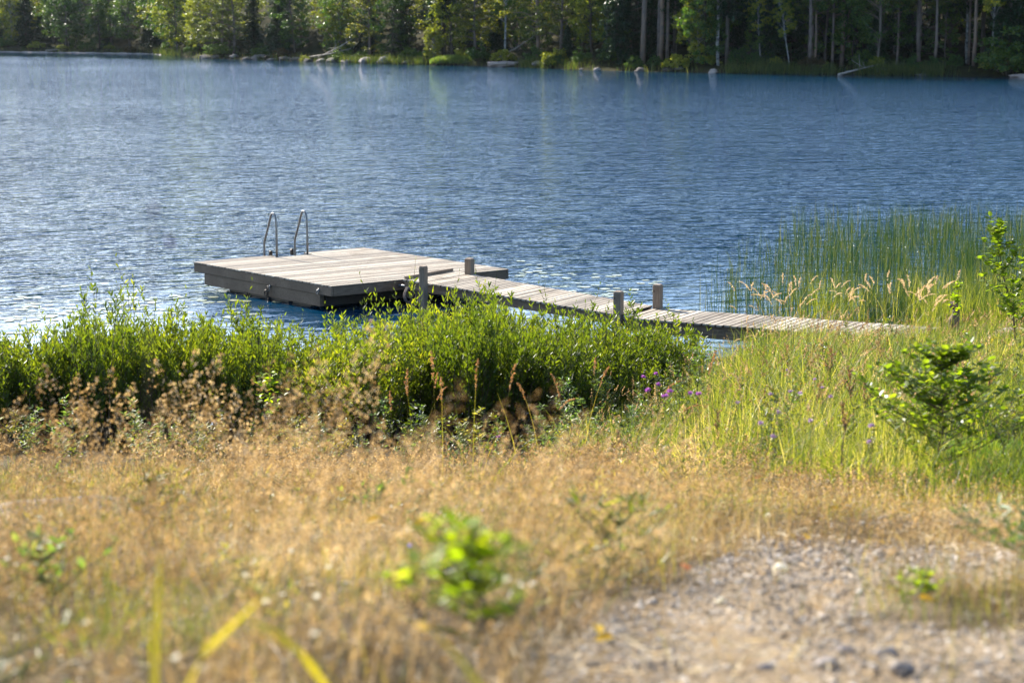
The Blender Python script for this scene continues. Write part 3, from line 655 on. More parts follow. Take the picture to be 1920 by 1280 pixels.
# ---- dry tan bent grass (foreground and middle)
clump = lambda x, d: np.clip((.6 * vnoise(x, d, 1.5, 81) + .4 * vnoise(x, d, 5.0, 82) - .36) * 5.5, .04, 1)
left_green = lambda px, d: (1 - sstep(300, 460, px)) * sstep(9, 10.5, d)
dry_c = lambda px, d, x: dry_keep(px, d, x) * clump(x, d) * (1 - .6 * left_green(px, d))
def grass_field(name, mat, label, n, x0, x1, d0, d1, hr, wr, lean, keep, pw=1.0, segs=3, cat='grass', curl=1.6, wob=0.02, hm=None):
    x, d, px = wedge(n, x0, x1, d0, d1, pw)
    k = R.random(n) < keep(px, d, x)
    x, d, px = x[k], d[k], px[k]; n = len(x)
    z = gz(x, d) - .02
    hh = R.uniform(*hr, n) * (0.45 + .65 * vnoise(x, d, 1.1, 3) + .5 * vnoise(x, d, 3.6, 4)) * (hm(px, d) if hm else 1); ww = R.uniform(*wr, n) * np.clip(d / 12, .55, 1.6)
    V, Q, c = ribbons(np.stack([x, d, z], 1), hh, ww, np.abs(R.normal(*lean, n)), R.uniform(0, 2 * math.pi, n), segs, curl, wob=wob)
    o = mesh_obj(name, V, Q, mat); tag(o, label, cat, kind='stuff'); return o, c
NP = lambda a, b: (lambda px, d, x: a)
def dry_keep(px, d, x):
    pm = path_mask(px, d)
    edge = np.interp(px, [-300, 400, 900, 1200, 1500, 1700, 2200], [17, 17.5, 17, 15.5, 12.5, 10.3, 9.5])
    return (1 - .94 * pm) * (1 - sstep(-1.2, 1.2, d - edge + (vnoise(x, d, .8, 21) - .5) * 3))
dry_h = lambda px, d: (1 - .62 * sstep(1250, 1500, px) * sstep(6.2, 7.5, d)) * np.interp(d, [2, 5, 8], [.75, .8, 1])
grass_field('dry_grass', M['dry'], 'dry tan grass covering the slope in the foreground', 105000, -250, 2250, 2.6, 19.5, (.10, .28), (.0022, .0045), (.7, .5), dry_c, pw=1.0, hm=dry_h)
grass_field('dry_grass', M['mixgrass'], 'yellow green grass growing up through the dry grass', 26000, -250, 2250, 2.6, 19.5, (.09, .25), (.0025, .005), (.45, .3), lambda px, d, x: dry_keep(px, d, x) * np.clip(.3 + 2.4 * (vnoise(x, d, .9, 30) - .4) + 1.0 * left_green(px, d), 0.05, 1), pw=1.0, hm=dry_h)
grass_field('green_tufts', M['meadow'], 'scattered green grass tufts among the dry foreground grass', 60000, -250, 1500, 2.6, 17, (.10, .26), (.0025, .0045), (.5, .35), lambda px, d, x: dry_keep(px, d, x) * np.clip((vnoise(x, d, 1.9, 91) - .62) * 6, 0, 1) * .9, pw=1.0)
def litter():
    """flattened straw and dead stalks lying on the ground"""
    n = 42000; x, d, px = wedge(n, -250, 2250, 2.3, 14, 1.0)
    k = R.random(n) < (1 - path_mask(px, d) * .45) * (1 - lawn_mask(px, d) * .9); x, d = x[k], d[k]; n = len(x)
    z = gz(x, d) + R.uniform(0.002, .03, n); a = R.uniform(0, 6.28, n); L_ = R.uniform(.03, .13, n); w_ = R.uniform(.001, .0028, n) * np.clip(d / 8, .8, 1.6)
    ax = np.stack([np.cos(a), np.sin(a), R.normal(0, .25, n)], 1); c = np.stack([x, d, z], 1)
    s = np.stack([-np.sin(a), np.cos(a), R.normal(0, .5, n)], 1)
    V = np.stack([c, c + ax * L_[:, None] * .5 - s * w_[:, None], c + ax * L_[:, None], c + ax * L_[:, None] * .5 + s * w_[:, None]], 1).reshape(-1, 3)
    tag(mesh_obj('straw_litter', V, np.arange(n * 4).reshape(-1, 4), M['dry']), 'loose straw and dead stalks lying on the soil', 'straw', kind='stuff')
litter()

def panicle_field(name, mat, label, n, x0, x1, d0, d1, hr, keep, nsp=26, plen=(.10, .18), prad=.035, ssz=(.004, .008), smat=None, pw=1.0, lean=.25, hm=None):
    x, d, px = wedge(n, x0, x1, d0, d1, pw); k = R.random(n) < keep(px, d, x); x, d, px = x[k], d[k], px[k]; n = len(x)
    z = gz(x, d) - .02; hh = R.uniform(*hr, n) * (.5 + .55 * vnoise(x, d, 1.0, 41) + .4 * vnoise(x, d, 4.0, 42)) * (hm(px, d) if hm else 1)
    az = R.normal(.4, 1.3, n); ln = np.abs(R.normal(lean, .15, n))
    V, Q, c = ribbons(np.stack([x, d, z], 1), hh, np.full(n, .0022) * np.clip(d / 10, .6, 1.5), ln, az, 4, 1.8)
    acc = Acc(); acc.add((V, Q))
    top = c[:, -1]; dv = nrm(c[:, -1] - c[:, -2]); pl = R.uniform(*plen, n)
    t = R.random((n, nsp)) ** 0.8; r = prad * (1.1 - t) * (0.25 + .9 * R.random((n, nsp))) * (pl[:, None] / .14)
    ph = R.uniform(0, 6.28, (n, nsp))
    q = top[:, None, :] - dv[:, None, :] * (pl[:, None] * .75)[..., None] + dv[:, None, :] * (t * pl[:, None])[..., None]
    q[..., 0] += r * np.cos(ph); q[..., 1] += r * np.sin(ph); q[..., 2] += r * .35
    sz = (R.uniform(*ssz, (n, nsp)) * np.clip(d / 10, .7, 1.5)[:, None]).ravel()
    acc.add(quads(q.reshape(-1, 3), sz, 2.0))
    return tag(acc.build(name, smat or mat), label, 'grass', kind='stuff')
pm_ = lambda px, d, x: dry_keep(px, d, x) * clump(x, d) * (1 - .65 * left_green(px, d)) * np.clip(2.6 * (vnoise(x, d, .9, 50) - .30), .04, 1)
panicle_field('bent_grass', M['panicle'], 'airy brown bent grass panicles standing over the foreground slope', 22000, -250, 2200, 3.2, 19.5, (.17, .38), pm_, 24, prad=.032, hm=dry_h)
# taller plumes before the hedge at left centre
def tall_keep(px, d, x): return sstep(-100, 250, px) * (1 - sstep(980, 1200, px)) * np.clip(2.4 * (vnoise(x, d, .8, 55) - .3), .1, 1)
panicle_field('tall_bent_grass', M['panicle'], 'taller tan plumed grass in front of the green thicket', 300, 0, 720, 5.0, 9.5, (.34, .74), tall_keep, 60, (.16, .26), .045, (.005, .009))

panicle_field('foreground_plumes', M['panicle'], 'loose straw coloured plumes of tall grass blurred in the near foreground', 1500, -200, 1150, 2.8, 8.5, (.26, .50), lambda px, d, x: dry_keep(px, d, x) * clump(x, d), 44, (.12, .2), .035, (.004, .008), lean=.45)
# ---- green meadow on the right bank
def mead_keep(px, d, x):
    near = np.interp(px, [1000, 1150, 1300, 1500, 1700, 2300], [21, 17, 14, 11.2, 9.8, 9.2]); far = np.interp(px, [1000, 1150, 1300, 1450, 1700, 2300], [27, 31, 33.4, 34.2, 35.8, 37])
    k = sstep(-1, 1.0, d - near + (vnoise(x, d, .8, 21) - .5) * 3) * (1 - sstep(-.3, .5, d - far)) * sstep(980, 1180, px)
    # the boardwalk keeps clear
    return k * (1 - lawn_mask(px, d)) * (1 - path_mask(px, d))
def bridge_clear(x, d):
    """1 where a point lies under the second gangway span"""
    u = (x - g2[0].x) * d2.x + (d - g2[0].y) * d2.y; v = (x - g2[0].x) * w2.x + (d - g2[0].y) * w2.y
    return (u > -3) & (u < (g2[1] - g2[0]).length - .35) & (v > -.12) & (v < 1.7)
mead_h = lambda px, d: (1 - .66 * sstep(27.5, 30.5, d) * (1 - .4 * sstep(1740, 1850, px))) * np.interp(d, [9, 12, 16], [.6, .8, 1])
mk2 = lambda px, d, x: mead_keep(px, d, x) * (~bridge_clear(x, d)) * np.clip(.25 + clump(x * .8, d * .8), .2, 1)
grass_field('meadow_grass', M['meadow'], 'lush green and yellow meadow grass on the bank at right', 120000, 950, 2300, 9, 37, (.22, .60), (.004, .008), (.55, .4), mk2, pw=.7, segs=4, hm=mead_h)
panicle_field('meadow_grass_heads', M['panicle'], 'light brown seed heads among the green meadow grass', 2600, 1050, 2250, 11, 34, (.5, .8), mk2, 22, (.07, .14), .02, (.004, .007), pw=.6, lean=.4, hm=mead_h)
grass_field('lawn', M['lawn'], 'short mown looking green grass beside the alder bush', 42000, 1640, 2400, 10.2, 18, (.05, .12), (.003, .006), (.4, .3), lambda px, d, x: np.maximum(lawn_mask(px, d), 0) * (1 - .75 * path_mask(px, d)), pw=.5, segs=2)
grass_field('lawn', M['mixgrass'], 'thin yellowing grass at the edge of the gravel path', 15000, 1300, 2300, 8, 13, (.04, .13), (.003, .005), (.4, .3), lambda px, d, x: .6 * (1 - path_mask(px, d)) + .06, pw=.5, segs=2)
# tall pale reed grass heads next to and in front of the boardwalk
def head_cluster(name, label, spots, mat, hr, nsp, plen, prad, ssz, lean=.35, group=None, cat='grass tuft', nblade=14):
    """a tuft of tall grass with dense heads; each tuft is its own object"""
    for k, (px, d, n) in enumerate(spots):
        x0 = XD(px, d, .4); z0 = gz1(x0, d); acc = Acc(); bl = Acc()
        b = np.stack([R.normal(0, .10, n), R.normal(0, .12, n), np.zeros(n)], 1)
        hh = R.uniform(*hr, n); V, Q, c = ribbons(b, hh, np.full(n, .004), np.abs(R.normal(lean, .18, n)), R.uniform(-.9, 1.3, n) + (R.random(n) < .3) * 3, 5, 2.0)
        bl.add((V, Q))
        m = nblade; V, Q, _ = ribbons(np.stack([R.normal(0, .12, m), R.normal(0, .12, m), np.zeros(m)], 1), R.uniform(.3, .8, m), R.uniform(.005, .009, m), np.abs(R.normal(.5, .25, m)), R.uniform(0, 6.28, m), 4)
        bl.add((V, Q))
        top = c[:, -1]; dv = nrm(c[:, -1] - c[:, -2]); pl = R.uniform(*plen, n)
        root = empty(name, (x0, d, max(z0, -.05))); bl.build('blades', M['mixgrass'], root)
        for i in range(n):
            t = R.random(nsp); r = prad * np.sin(np.pi * np.clip(t * .9 + .08, 0, 1)) * R.random(nsp); ph = R.uniform(0, 6.28, nsp)
            q = top[i] + dv[i] * ((t - .6) * pl[i])[:, None]
            q[:, 0] += r * np.cos(ph); q[:, 1] += r * np.sin(ph); q[:, 2] -= (t - .3) ** 2 * pl[i] * .5
            V, Q = quads(q, R.uniform(*ssz, nsp), 2.2); mesh_obj('seed_head', V, Q, mat, root)
        tag(root, label, cat, group)
sp_ = [(1400, 36.6, 5), (1455, 36.3, 6), (1475, 36.4, 7), (1490, 36.8, 6), (1690, 31.5, 6), (1712, 32, 7), (1735, 31.5, 7), (1760, 32.5, 5), (1555, 36.9, 4), (1620, 37.2, 4), (1660, 34.8, 5)]
head_cluster('reed_grass_tuft', 'tuft of tall grass with pale plume heads standing beside the boardwalk', sp_, M['pale_seed'], (.75, 1.15), 60, (.18, .28), .02, (.009, .015), group='pale plumed grass tufts by the boardwalk')
sp_ = [(1270, 31.3, 3), (1320, 32.4, 4), (1370, 32.7, 4), (1410, 32.8, 4), (1450, 33, 5), (1478, 33.1, 4), (1520, 33.3, 5), (1550, 33.4, 5), (1230, 30.4, 3)]
head_cluster('reed_grass_tuft', 'tuft of arching grass with brown drooping heads in front of the boardwalk', sp_, M['pale_seed'], (.65, .95), 50, (.12, .2), .014, (.008, .013), lean=.6, group='arching grass tufts in front of the boardwalk')
# tall single brown heads before the dark foot of the thicket
sp_ = [(860, 14.5, 2), (905, 13.0, 2), (1075, 15.5, 3), (1000, 14.5, 2), (1160, 16, 2), (745, 15.2, 2), (1315, 16.5, 2), (780, 18.2, 3)]
head_cluster('tall_brown_grass', 'tall brown grass stalks with narrow heads against the dark foot of the thicket', sp_, M['brown_seed'], (.7, 1.0), 70, (.16, .26), .012, (.006, .010), lean=.12, group='tall brown grass stalks before the thicket', nblade=4)

# ---- bulrushes standing in the lake
n = 11500
u = R.random(n); px = 1300 + 780 * R.random(n) ** .8; d = 36.8 + 17 * R.random(n) ** 1.35
x = (px - 960) / F * (d * math.cos(PITCH) + .8)
cl = vnoise(x, d, 1.3, 61)
lim = 1290 + np.maximum(d - 37, 0) * 12
keep = (px > lim + (cl - .5) * 120) & (R.random(n) < np.clip(.22 + (px - 1290) / 420, .1, 1) * np.clip((cl - .25) * 2.6, .15, 1)) & (d > np.interp(px, [1300, 1500, 1700, 2100], [36.9, 37.6, 36.3, 36.5]))
x, d = x[keep], d[keep]; n = len(x)
V, Q, c = ribbons(np.stack([x, d, np.full(n, -.1)], 1), R.uniform(.5, 1.15, n), R.uniform(.007, .011, n), np.abs(R.normal(.08, .13, n)), R.uniform(0, 6.28, n), 4, 2.2, face=R.normal(0, .3, n), taper=1.4)
acc = Acc().add((V, Q)); tip = c[:, -2]; kk = R.random(n) < .5; q = tip[kk] + R.normal(0, .012, (kk.sum(), 3)); q = np.repeat(q, 3, 0) + R.normal(0, .012, (kk.sum() * 3, 3))
acc.add(quads(q, R.uniform(.008, .016, len(q)), 1.6))
tag(acc.build('bulrushes', M['reed']), 'dark green bulrush stalks standing in the lake behind the boardwalk', 'reeds', kind='stuff')

n = 9000; px = 1440 + 680 * R.random(n) ** .8; d = R.uniform(34.8, 40.5, n); x = (px - 960) / F * (d * math.cos(PITCH) + .8)
k = (R.random(n) < np.clip((vnoise(x, d, 1.1, 66) - .2) * 2.4, .1, 1) * sstep(1440, 1620, px)) & ~bridge_clear(x, d) & (d > np.interp(px, [1400, 1700, 1760], [37, 36, 34.5])); x, d = x[k], d[k]; n = len(x)
V, Q, c = ribbons(np.stack([x, d, np.maximum(gz(x, d), -.1)], 1), R.uniform(.45, 1.05, n), R.uniform(.007, .012, n), np.abs(R.normal(.25, .2, n)), R.uniform(0, 6.28, n), 4)
tag(mesh_obj('waterside_sedge', V, Q, M['meadow']), 'yellow green sedge and grass at the water edge behind the boardwalk end', 'grass', kind='stuff')
# ---- sweet gale thicket: upright shrubs with narrow leaves
def gale_proto(seed, nst=34, hgt=1.35, rad=.42, leafn=34):
    st = MB(); C_ = []; A_ = []; Ls = []
    for i in range(nst):
        a = R.uniform(0, 6.28); r = rad * math.sqrt(R.random()); bx, by = r * .45 * math.cos(a), r * .45 * math.sin(a)
        hh = hgt * (R.uniform(.6, 1.04) if R.random() > .12 else R.uniform(1.05, 1.26)) * (1 - .18 * (r / rad) ** 2); tx, ty = r * 1.15 * math.cos(a) + R.normal(0, .05), r * 1.15 * math.sin(a) + R.normal(0, .05)
        k = np.linspace(0, 1, 5); pts = np.stack([bx + (tx - bx) * k ** .8, by + (ty - by) * k ** .8, hh * k], 1); pts[1:4, :2] += R.normal(0, .012, (3, 2))
        st.tube(pts, np.linspace(.007, .002, 5), 4, cap=False)
        shoots = [(pts, .25)]
        for b in range(R.integers(4, 7)):
            t0 = R.uniform(.3, .88); p0 = np.array([np.interp(t0, k, pts[:, j]) for j in range(3)]); ba = R.uniform(0, 6.28); bl = hh * R.uniform(.14, .3)
            kk = np.linspace(0, 1, 3)[:, None]; q = p0 + np.hstack([np.cos(ba) * bl * .45 * kk ** .7, np.sin(ba) * bl * .45 * kk ** .7, bl * kk])
            st.tube(q, [.003, .002, .0015], 3, cap=False); shoots.append((q, .0))
        for q, lo in shoots:
            m = int(leafn * (1.25 if lo else .62)); t = np.sort(R.uniform(lo, 1, m)); kq = np.linspace(0, 1, len(q))
            c = np.stack([np.interp(t, kq, q[:, j]) for j in range(3)], 1); g = np.arange(m) * 2.4 + R.uniform(0, 6)
            up = np.interp(t, [lo, .8, 1], [.8, 1.2, 2.2]); ax = np.stack([np.cos(g), np.sin(g), up + R.normal(0, .2, m)], 1)
            C_.append(c); A_.append(ax); Ls.append(R.uniform(.050, .086, m) * np.interp(t, [0, .92, 1], [1, 1, .75]))
    c = np.concatenate(C_); ax = np.concatenate(A_); ls = np.concatenate(Ls)
    root = empty('gale_shrub'); st.build('stems', M['stem'], root)
    V, Q = leaves(c, ax, ls, ls * R.uniform(.24, .33, len(ls)), .3); mesh_obj('foliage', V, Q, M['gale'], root)
    return root
gp = [gale_proto(i, leafn=R.integers(20, 25)) for i in range(5)]
tag(gp[0])
spots = []
for row, dd in enumerate(np.arange(24.3, 29.6, .62)):
    w_ = 960 / F * dd
    for xx in np.arange(-w_ * 1.35, w_ * .45, .56):
        x = xx + R.normal(0, .12) + (row % 2) * .3; d = dd + R.normal(0, .12); px = float(pcol(x, d))
        front = np.interp(px, [-300, 0, 300, 600, 900, 1100, 1250], [24.3, 24.0, 24.3, 24.6, 25, 25.6, 27])
        back = np.interp(px, [-300, 0, 300, 560, 640, 900, 1100, 1200, 1260], [26.2, 26.6, 27.3, 27.6, 28.6, 29.8, 30, 30.6, 30.6])
        if d < front or d > back or px > 1265: continue
        spots.append((x, d, px))
for i, (x, d, px) in enumerate(spots):
    o = gp[i] if i < 5 else copy_tree(gp[i % 5])
    hs = np.interp(px, [-300, 0, 250, 500, 600, 720, 900, 1050, 1200, 1300], [.96, 1.0, 1.10, .99, .92, 1.05, 1.14, 1.04, .98, .8]) * R.uniform(.80, 1.10)
    if R.random() < .12: hs *= 1.12
    o.location = (x, d, max(gz1(x, d), -.02) - .02); o.rotation_euler = (R.normal(0, .03), R.normal(0, .03), R.uniform(0, 6.28)); s = R.uniform(.95, 1.1); o.scale = (s, s, hs)
    tag(o, 'upright green leafy shrub in the dense thicket along the water', 'shrub', 'leafy shrubs of the waterside thicket')

# ---- broadleaf saplings and bushes
def sapling(name, label, px, d, hgt, nbr, leafl, mat, spread=.35, lean=(0, 0), leafn=12, stem='stem', asp=.62, cat='sapling', group=None, z0=None, lo=.2, blen=.45, zoff=0.):
    x = XD(px, d, 1); root = empty(name, (x, d, (gz1(x, d) if z0 is None else z0) + zoff)); tag(root, label, cat, group)
    st = MB(); k = np.linspace(0, 1, 6); pts = np.stack([lean[0] * k ** 1.5 + R.normal(0, .012, 6), lean[1] * k ** 1.5 + R.normal(0, .012, 6), hgt * k], 1); pts[0, :2] = 0
    st.tube(pts, np.linspace(max(.004, hgt * .009), .0015, 6), 6, cap=False); sh = [(pts, .35, int(leafn * 1.6))]
    for b in range(nbr):
        t0 = R.uniform(lo, .93); p0 = np.array([np.interp(t0, k, pts[:, j]) for j in range(3)]); a = R.uniform(0, 6.28); bl = hgt * blen * (1.15 - t0) * R.uniform(.7, 1.2)
        kk = np.linspace(0, 1, 4)[:, None]; q = p0 + np.hstack([np.cos(a) * bl * spread * 2 * kk, np.sin(a) * bl * spread * 2 * kk, bl * kk ** 1.2 * .8]) + R.normal(0, .006, (4, 3)) * (kk > 0)
        st.tube(q, np.linspace(.0035, .0012, 4), 5, cap=False); sh.append((q, .1, leafn))
    C_ = []; A_ = []
    for q, l0, m in sh:
        t = np.sort(R.uniform(l0, 1, m)); kq = np.linspace(0, 1, len(q)); C_.append(np.stack([np.interp(t, kq, q[:, j]) for j in range(3)], 1)); g = np.arange(m) * 2.4 + R.uniform(0, 6)
        A_.append(np.stack([np.cos(g), np.sin(g), R.normal(.35, .35, m)], 1))
    c = np.concatenate(C_); ax = np.concatenate(A_); ls = R.uniform(.65, 1.15, len(c)) * leafl
    st.build('stems', M[stem], root, smooth=True); roll = np.stack([R.normal(0, .35, len(c)), R.normal(0, .35, len(c)), np.ones(len(c))], 1)
    V, Q = leaves(c, ax, ls, ls * asp, .2, roll=roll); mesh_obj('foliage', V, Q, M[mat], root); return root
sapling('alder_bush', 'broad alder bush with rounded dark green leaves beside the lawn at right', 1738, 11.3, .70, 70, .046, 'alder', .66, leafn=22, asp=.8, cat='bush', lo=.0, blen=.62)
sapling('alder_bush', 'lighter upright alder shoots rising behind the dark alder bush', 1796, 14.2, .55, 20, .05, 'bright', .4, leafn=15, asp=.75, cat='bush', lo=.3, blen=.4)
sapling('alder_sapling', 'tall leafy alder sapling leaning left over the reeds at the right edge', 1905, 23.4, 1.78, 27, .08, 'alder', .46, lean=(-.36, .1), leafn=17, asp=.72, lo=.25, blen=.38)
sapling('alder_sapling', 'leafy alder sapling cut by the right edge of the photo', 1955, 24.2, 1.5, 26, .08, 'alder', .35, lean=(-.1, .1), leafn=17, asp=.72, lo=.2, blen=.4)
sapling('birch_sapling', 'small bright green sapling standing just behind the grey stump post', 1795, 32.2, .95, 9, .07, 'bright', .35, leafn=11, asp=.8, lo=.4, blen=.4)
for px, d, h_, lb in ((722, 16.2, .72, 'tall'), (690, 16.8, .42, ''), (850, 15.6, .40, ''), (868, 15.2, .36, ''), (1003, 15.6, .40, ''), (930, 15.0, .28, ''), (780, 15.8, .34, '')):
    sapling('willow_shoot', 'tallest pale green willow shoot, left of the brown seed heads below the thicket' if lb else 'low pale green willow shoot in the dry grass below the thicket', px, d, h_, 6, .042, 'willow', .3, leafn=9, asp=.42, lo=.15, blen=.5, group=None if lb else 'low willow shoots below the thicket')
sapling('broadleaf_shoot', 'pale bushy shoot with bright round leaves among the dark thicket shrubs', 505, 23.6, 1.0, 10, .075, 'bright', .4, leafn=9, asp=.7, lo=.4)
sapling('broadleaf_shoot', 'bright leafy shoot in the grass at the far left edge', 8, 12.0, .52, 6, .06, 'bright', .3, leafn=8, asp=.5)
for k in range(26):
    px = R.uniform(1040, 1330); d = R.uniform(19, 28.5)
    sapling('herb', 'yellow green leafy herb where the thicket meets the meadow', px, d, R.uniform(.55, .95), 12, .05, 'willow' if k % 3 else 'gale', .35, leafn=13, asp=.34, lo=.1, blen=.42, cat='herb', group='leafy herbs where the thicket meets the meadow')
HP = []
for m_k, hh_, sp_k, lf, asp_ in (('willow', .5, .35, .045, .3), ('meadow', .42, .45, .05, .28), ('gale', .5, .3, .04, .4), ('brown_seed', .5, .2, .02, .5), ('mixgrass', .4, .5, .045, .2)):
    HP.append(sapling('meadow_herb', 'leafy herb among the grasses of the right bank', 1500, 20, hh_, 10, lf, m_k, sp_k, leafn=13, asp=asp_, lo=.1, blen=.45, cat='herb', group='leafy herbs in the right bank meadow'))
hx, hd, hp = wedge(900, 1060, 2150, 10.5, 33, .7); hk = R.random(900) < mk2(hp, hd, hx); hx, hd, hp = hx[hk][:190], hd[hk][:190], hp[hk][:190]
for i in range(len(hx)):
    o = HP[i] if i < 5 else copy_tree(HP[i % 5]); s_ = R.uniform(.7, 1.25) * float(mead_h(hp[i], hd[i])); o.location = (hx[i], hd[i], gz1(hx[i], hd[i])); o.scale = (s_, s_, s_); o.rotation_euler = (R.normal(0, .1), R.normal(0, .1), R.uniform(0, 6.28))
hx, hd, hp = wedge(150, -120, 1180, 16.8, 24.0, .3)
for i in range(95):
    o = copy_tree(HP[R.choice([0, 0, 1, 1, 2, 4])]); s_ = R.uniform(.7, 1.35); o.location = (hx[i], hd[i], gz1(hx[i], hd[i])); o.scale = (s_, s_, s_); o.rotation_euler = (R.normal(0, .1), R.normal(0, .1), R.uniform(0, 6.28))
    tag(o, 'leafy herb growing at the dark foot of the waterside thicket', 'herb', 'herbs at the foot of the waterside thicket')
WP = []
for m_k, lf, asp_, sp_k in (('willow', .035, .4, .8), ('meadow', .05, .2, .9), ('mixgrass', .03, .3, .7), ('willow', .025, .6, .7), ('mixgrass', .05, .16, 1.0)):
    WP.append(sapling('low_weed', 'low leafy weed blurred in the foreground dry grass', 500, 5, .12, 12, lf, m_k, sp_k, leafn=8, asp=asp_, lo=.0, blen=1.1, stem='green_stem', cat='weed', group='low weeds in the foreground dry grass'))
hx, hd, hp = wedge(420, -150, 1300, 3.2, 13, .4); hk = R.random(420) < dry_keep(hp, hd, hx); hx, hd, hp = hx[hk][:80], hd[hk][:80], hp[hk][:80]
for i in range(len(hx)):
    o = WP[i] if i < 5 else copy_tree(WP[R.choice([0, 1, 2, 2, 2, 4, 4, 4])]); s_ = R.uniform(.6, 1.3); o.location = (hx[i], hd[i], gz1(hx[i], hd[i])); o.scale = (s_, s_, s_ * R.uniform(.8, 1.5)); o.rotation_euler = (R.normal(0, .15), R.normal(0, .15), R.uniform(0, 6.28))
# blurred plants right in front of the camera
def near_z(px, py, d): return H - d * math.tan(math.atan((py - 640) / F) + PITCH)
sapling('young_sapling', 'very bright green young sapling standing out of focus in the centre foreground', 905, 2.95, .16, 16, .032, 'bright', .6, leafn=9, asp=.62, lo=.1, blen=.7, z0=near_z(905, 1190, 2.95))
sapling('young_sapling', 'low yellow green seedling left of the bright foreground sapling', 812, 3.3, .08, 7, .026, 'bright', .7, leafn=6, asp=.6, lo=.1, blen=.9, z0=near_z(812, 1160, 3.3))
sapling('weed_clump', 'blurred green weed clump at the right edge of the gravel path', 1868, 5.6, .13, 16, .055, 'lawn', .9, leafn=9, asp=.22, stem='green_stem', cat='weed', lo=.0, blen=1.2)
sapling('weed_clump', 'blurred green weed clump beside the right edge weed, nearer the corner', 1935, 5.2, .12, 14, .055, 'lawn', .9, leafn=9, asp=.22, stem='green_stem', cat='weed', lo=.0, blen=1.2)
sapling('weed_clump', 'dark green weed tuft at the upper left end of the gravel path', 1335, 8.2, .10, 16, .05, 'meadow', .9, leafn=10, asp=.2, stem='green_stem', cat='weed', lo=.0, blen=1.2)
sapling('weed_clump', 'small yellow green weed on the gravel near the right grass strip', 1665, 5.0, .05, 10, .03, 'bright', .9, leafn=7, asp=.4, stem='green_stem', cat='weed', lo=.0, blen=1.2)
sapling('weed_clump', 'green weed at the bottom left corner below the broad blades', 140, 3.0, .10, 10, .035, 'willow', .8, leafn=8, asp=.4, stem='green_stem', cat='weed', lo=.0, blen=1.)
def broad_blade(label, pts_px, wd, mat='bright'):
    """one broad grass blade through photo positions at its own near distance"""
    c = np.array([[XD(px, d, near_z(px, py, d)), d, near_z(px, py, d)] for px, py, d in pts_px]); k = np.linspace(0, 1, len(c)); kk = np.linspace(0, 1, 9)
    c = np.stack([np.interp(kk, k, c[:, j]) for j in range(3)], 1); wv = wd * (1 - .85 * kk ** 2)
    t = nrm(np.gradient(c, axis=0)); s = nrm(np.cross(t, np.array([[0.2, 1, .3]])))
    cup = np.cross(s, t) * (wv * .12)[:, None]
    V = np.concatenate([c - s * wv[:, None] / 2 + cup, c, c + s * wv[:, None] / 2 + cup]); n_ = len(c); i = np.arange(n_ - 1)
    Q = np.concatenate([np.stack([i, i + n_, i + n_ + 1, i + 1], 1), np.stack([i + n_, i + 2 * n_, i + 2 * n_ + 1, i + n_ + 1], 1)])
    tag(mesh_obj('grass_blade', V, Q, M[mat], smooth=True), label, 'grass blade')
broad_blade('upright broad yellow green grass blade blurred at the lower left', [(285, 1330, 2.6), (290, 1180, 2.65), (300, 1035, 2.7)], .013, 'yellow_blade')
broad_blade('shorter ochre grass blade left of the upright broad blade', [(195, 1200, 2.9), (203, 1040, 2.95)], .010, 'mixgrass')
broad_blade('broad yellow blade slanting up right from the lower left bottom edge', [(330, 1320, 2.4), (380, 1225, 2.5), (490, 1120, 2.6)], .013, 'yellow_blade')
broad_blade('yellow green blade slanting down right in the bottom centre', [(920, 1320, 2.4), (865, 1240, 2.45), (800, 1170, 2.55)], .012, 'yellow_blade')
broad_blade('tan blade slanting up right in the bottom centre', [(980, 1320, 2.4), (1020, 1230, 2.45), (1065, 1160, 2.55)], .010, 'dry')
broad_blade('green blade arching down to the right left of the bottom centre', [(620, 1300, 2.6), (560, 1220, 2.6), (480, 1180, 2.7)], .010, 'yellow_blade')
broad_blade('second green blade arching low left of the bottom centre', [(600, 1260, 2.7), (520, 1185, 2.75), (430, 1150, 2.9)], .010, 'yellow_blade')
broad_blade('pale dry stalk arching down right over the dry grass above the gravel path', [(1275, 955, 9.4), (1290, 921, 9.4), (1330, 925, 9.4), (1368, 962, 9.4)], .006, 'pale_seed')
broad_blade('second pale dry stalk leaning behind the arching stalk above the gravel path', [(1322, 968, 9.6), (1300, 940, 9.6), (1270, 916, 9.6)], .005, 'pale_seed')
# thin blurred flower stalk close to the lens at left
c0 = Vector((XD(272, 2.3, 4.8), 2.3, gz1(-.35, 2.3))); m_ = MB()
pp = [(c0.x, c0.y, c0.z)] + [(XD(px, 2.3, near_z(px, py, 2.3)), 2.3, near_z(px, py, 2.3)) for px, py in ((276, 800), (280, 600), (284, 480), (288, 378))]
m_.tube(pp, .0009, 5); rt = tag(empty('plantain_stalk', pp[0]), 'thin blurred flower stalk rising in front of the water at left', 'flower stalk'); o = m_.build('stem', M['stem'], rt); o.location = tuple(-v for v in pp[0])
for (px, py, ln_, rr) in ((288, 390, .012, .0022), (318, 455, .010, .002)):
    m_ = MB(); a, b = near_z(px, py - 12, 2.3), near_z(px, py + 12, 2.3); xx = XD(px, 2.3, a)
    m_.tube([(xx, 2.3, b), (xx, 2.3, (a + b) / 2), (xx, 2.3, a)], [rr * .6, rr, rr * .5], 8); o = m_.build('flower_head', M['mauve'], rt, smooth=True); o.location = tuple(-v for v in pp[0])

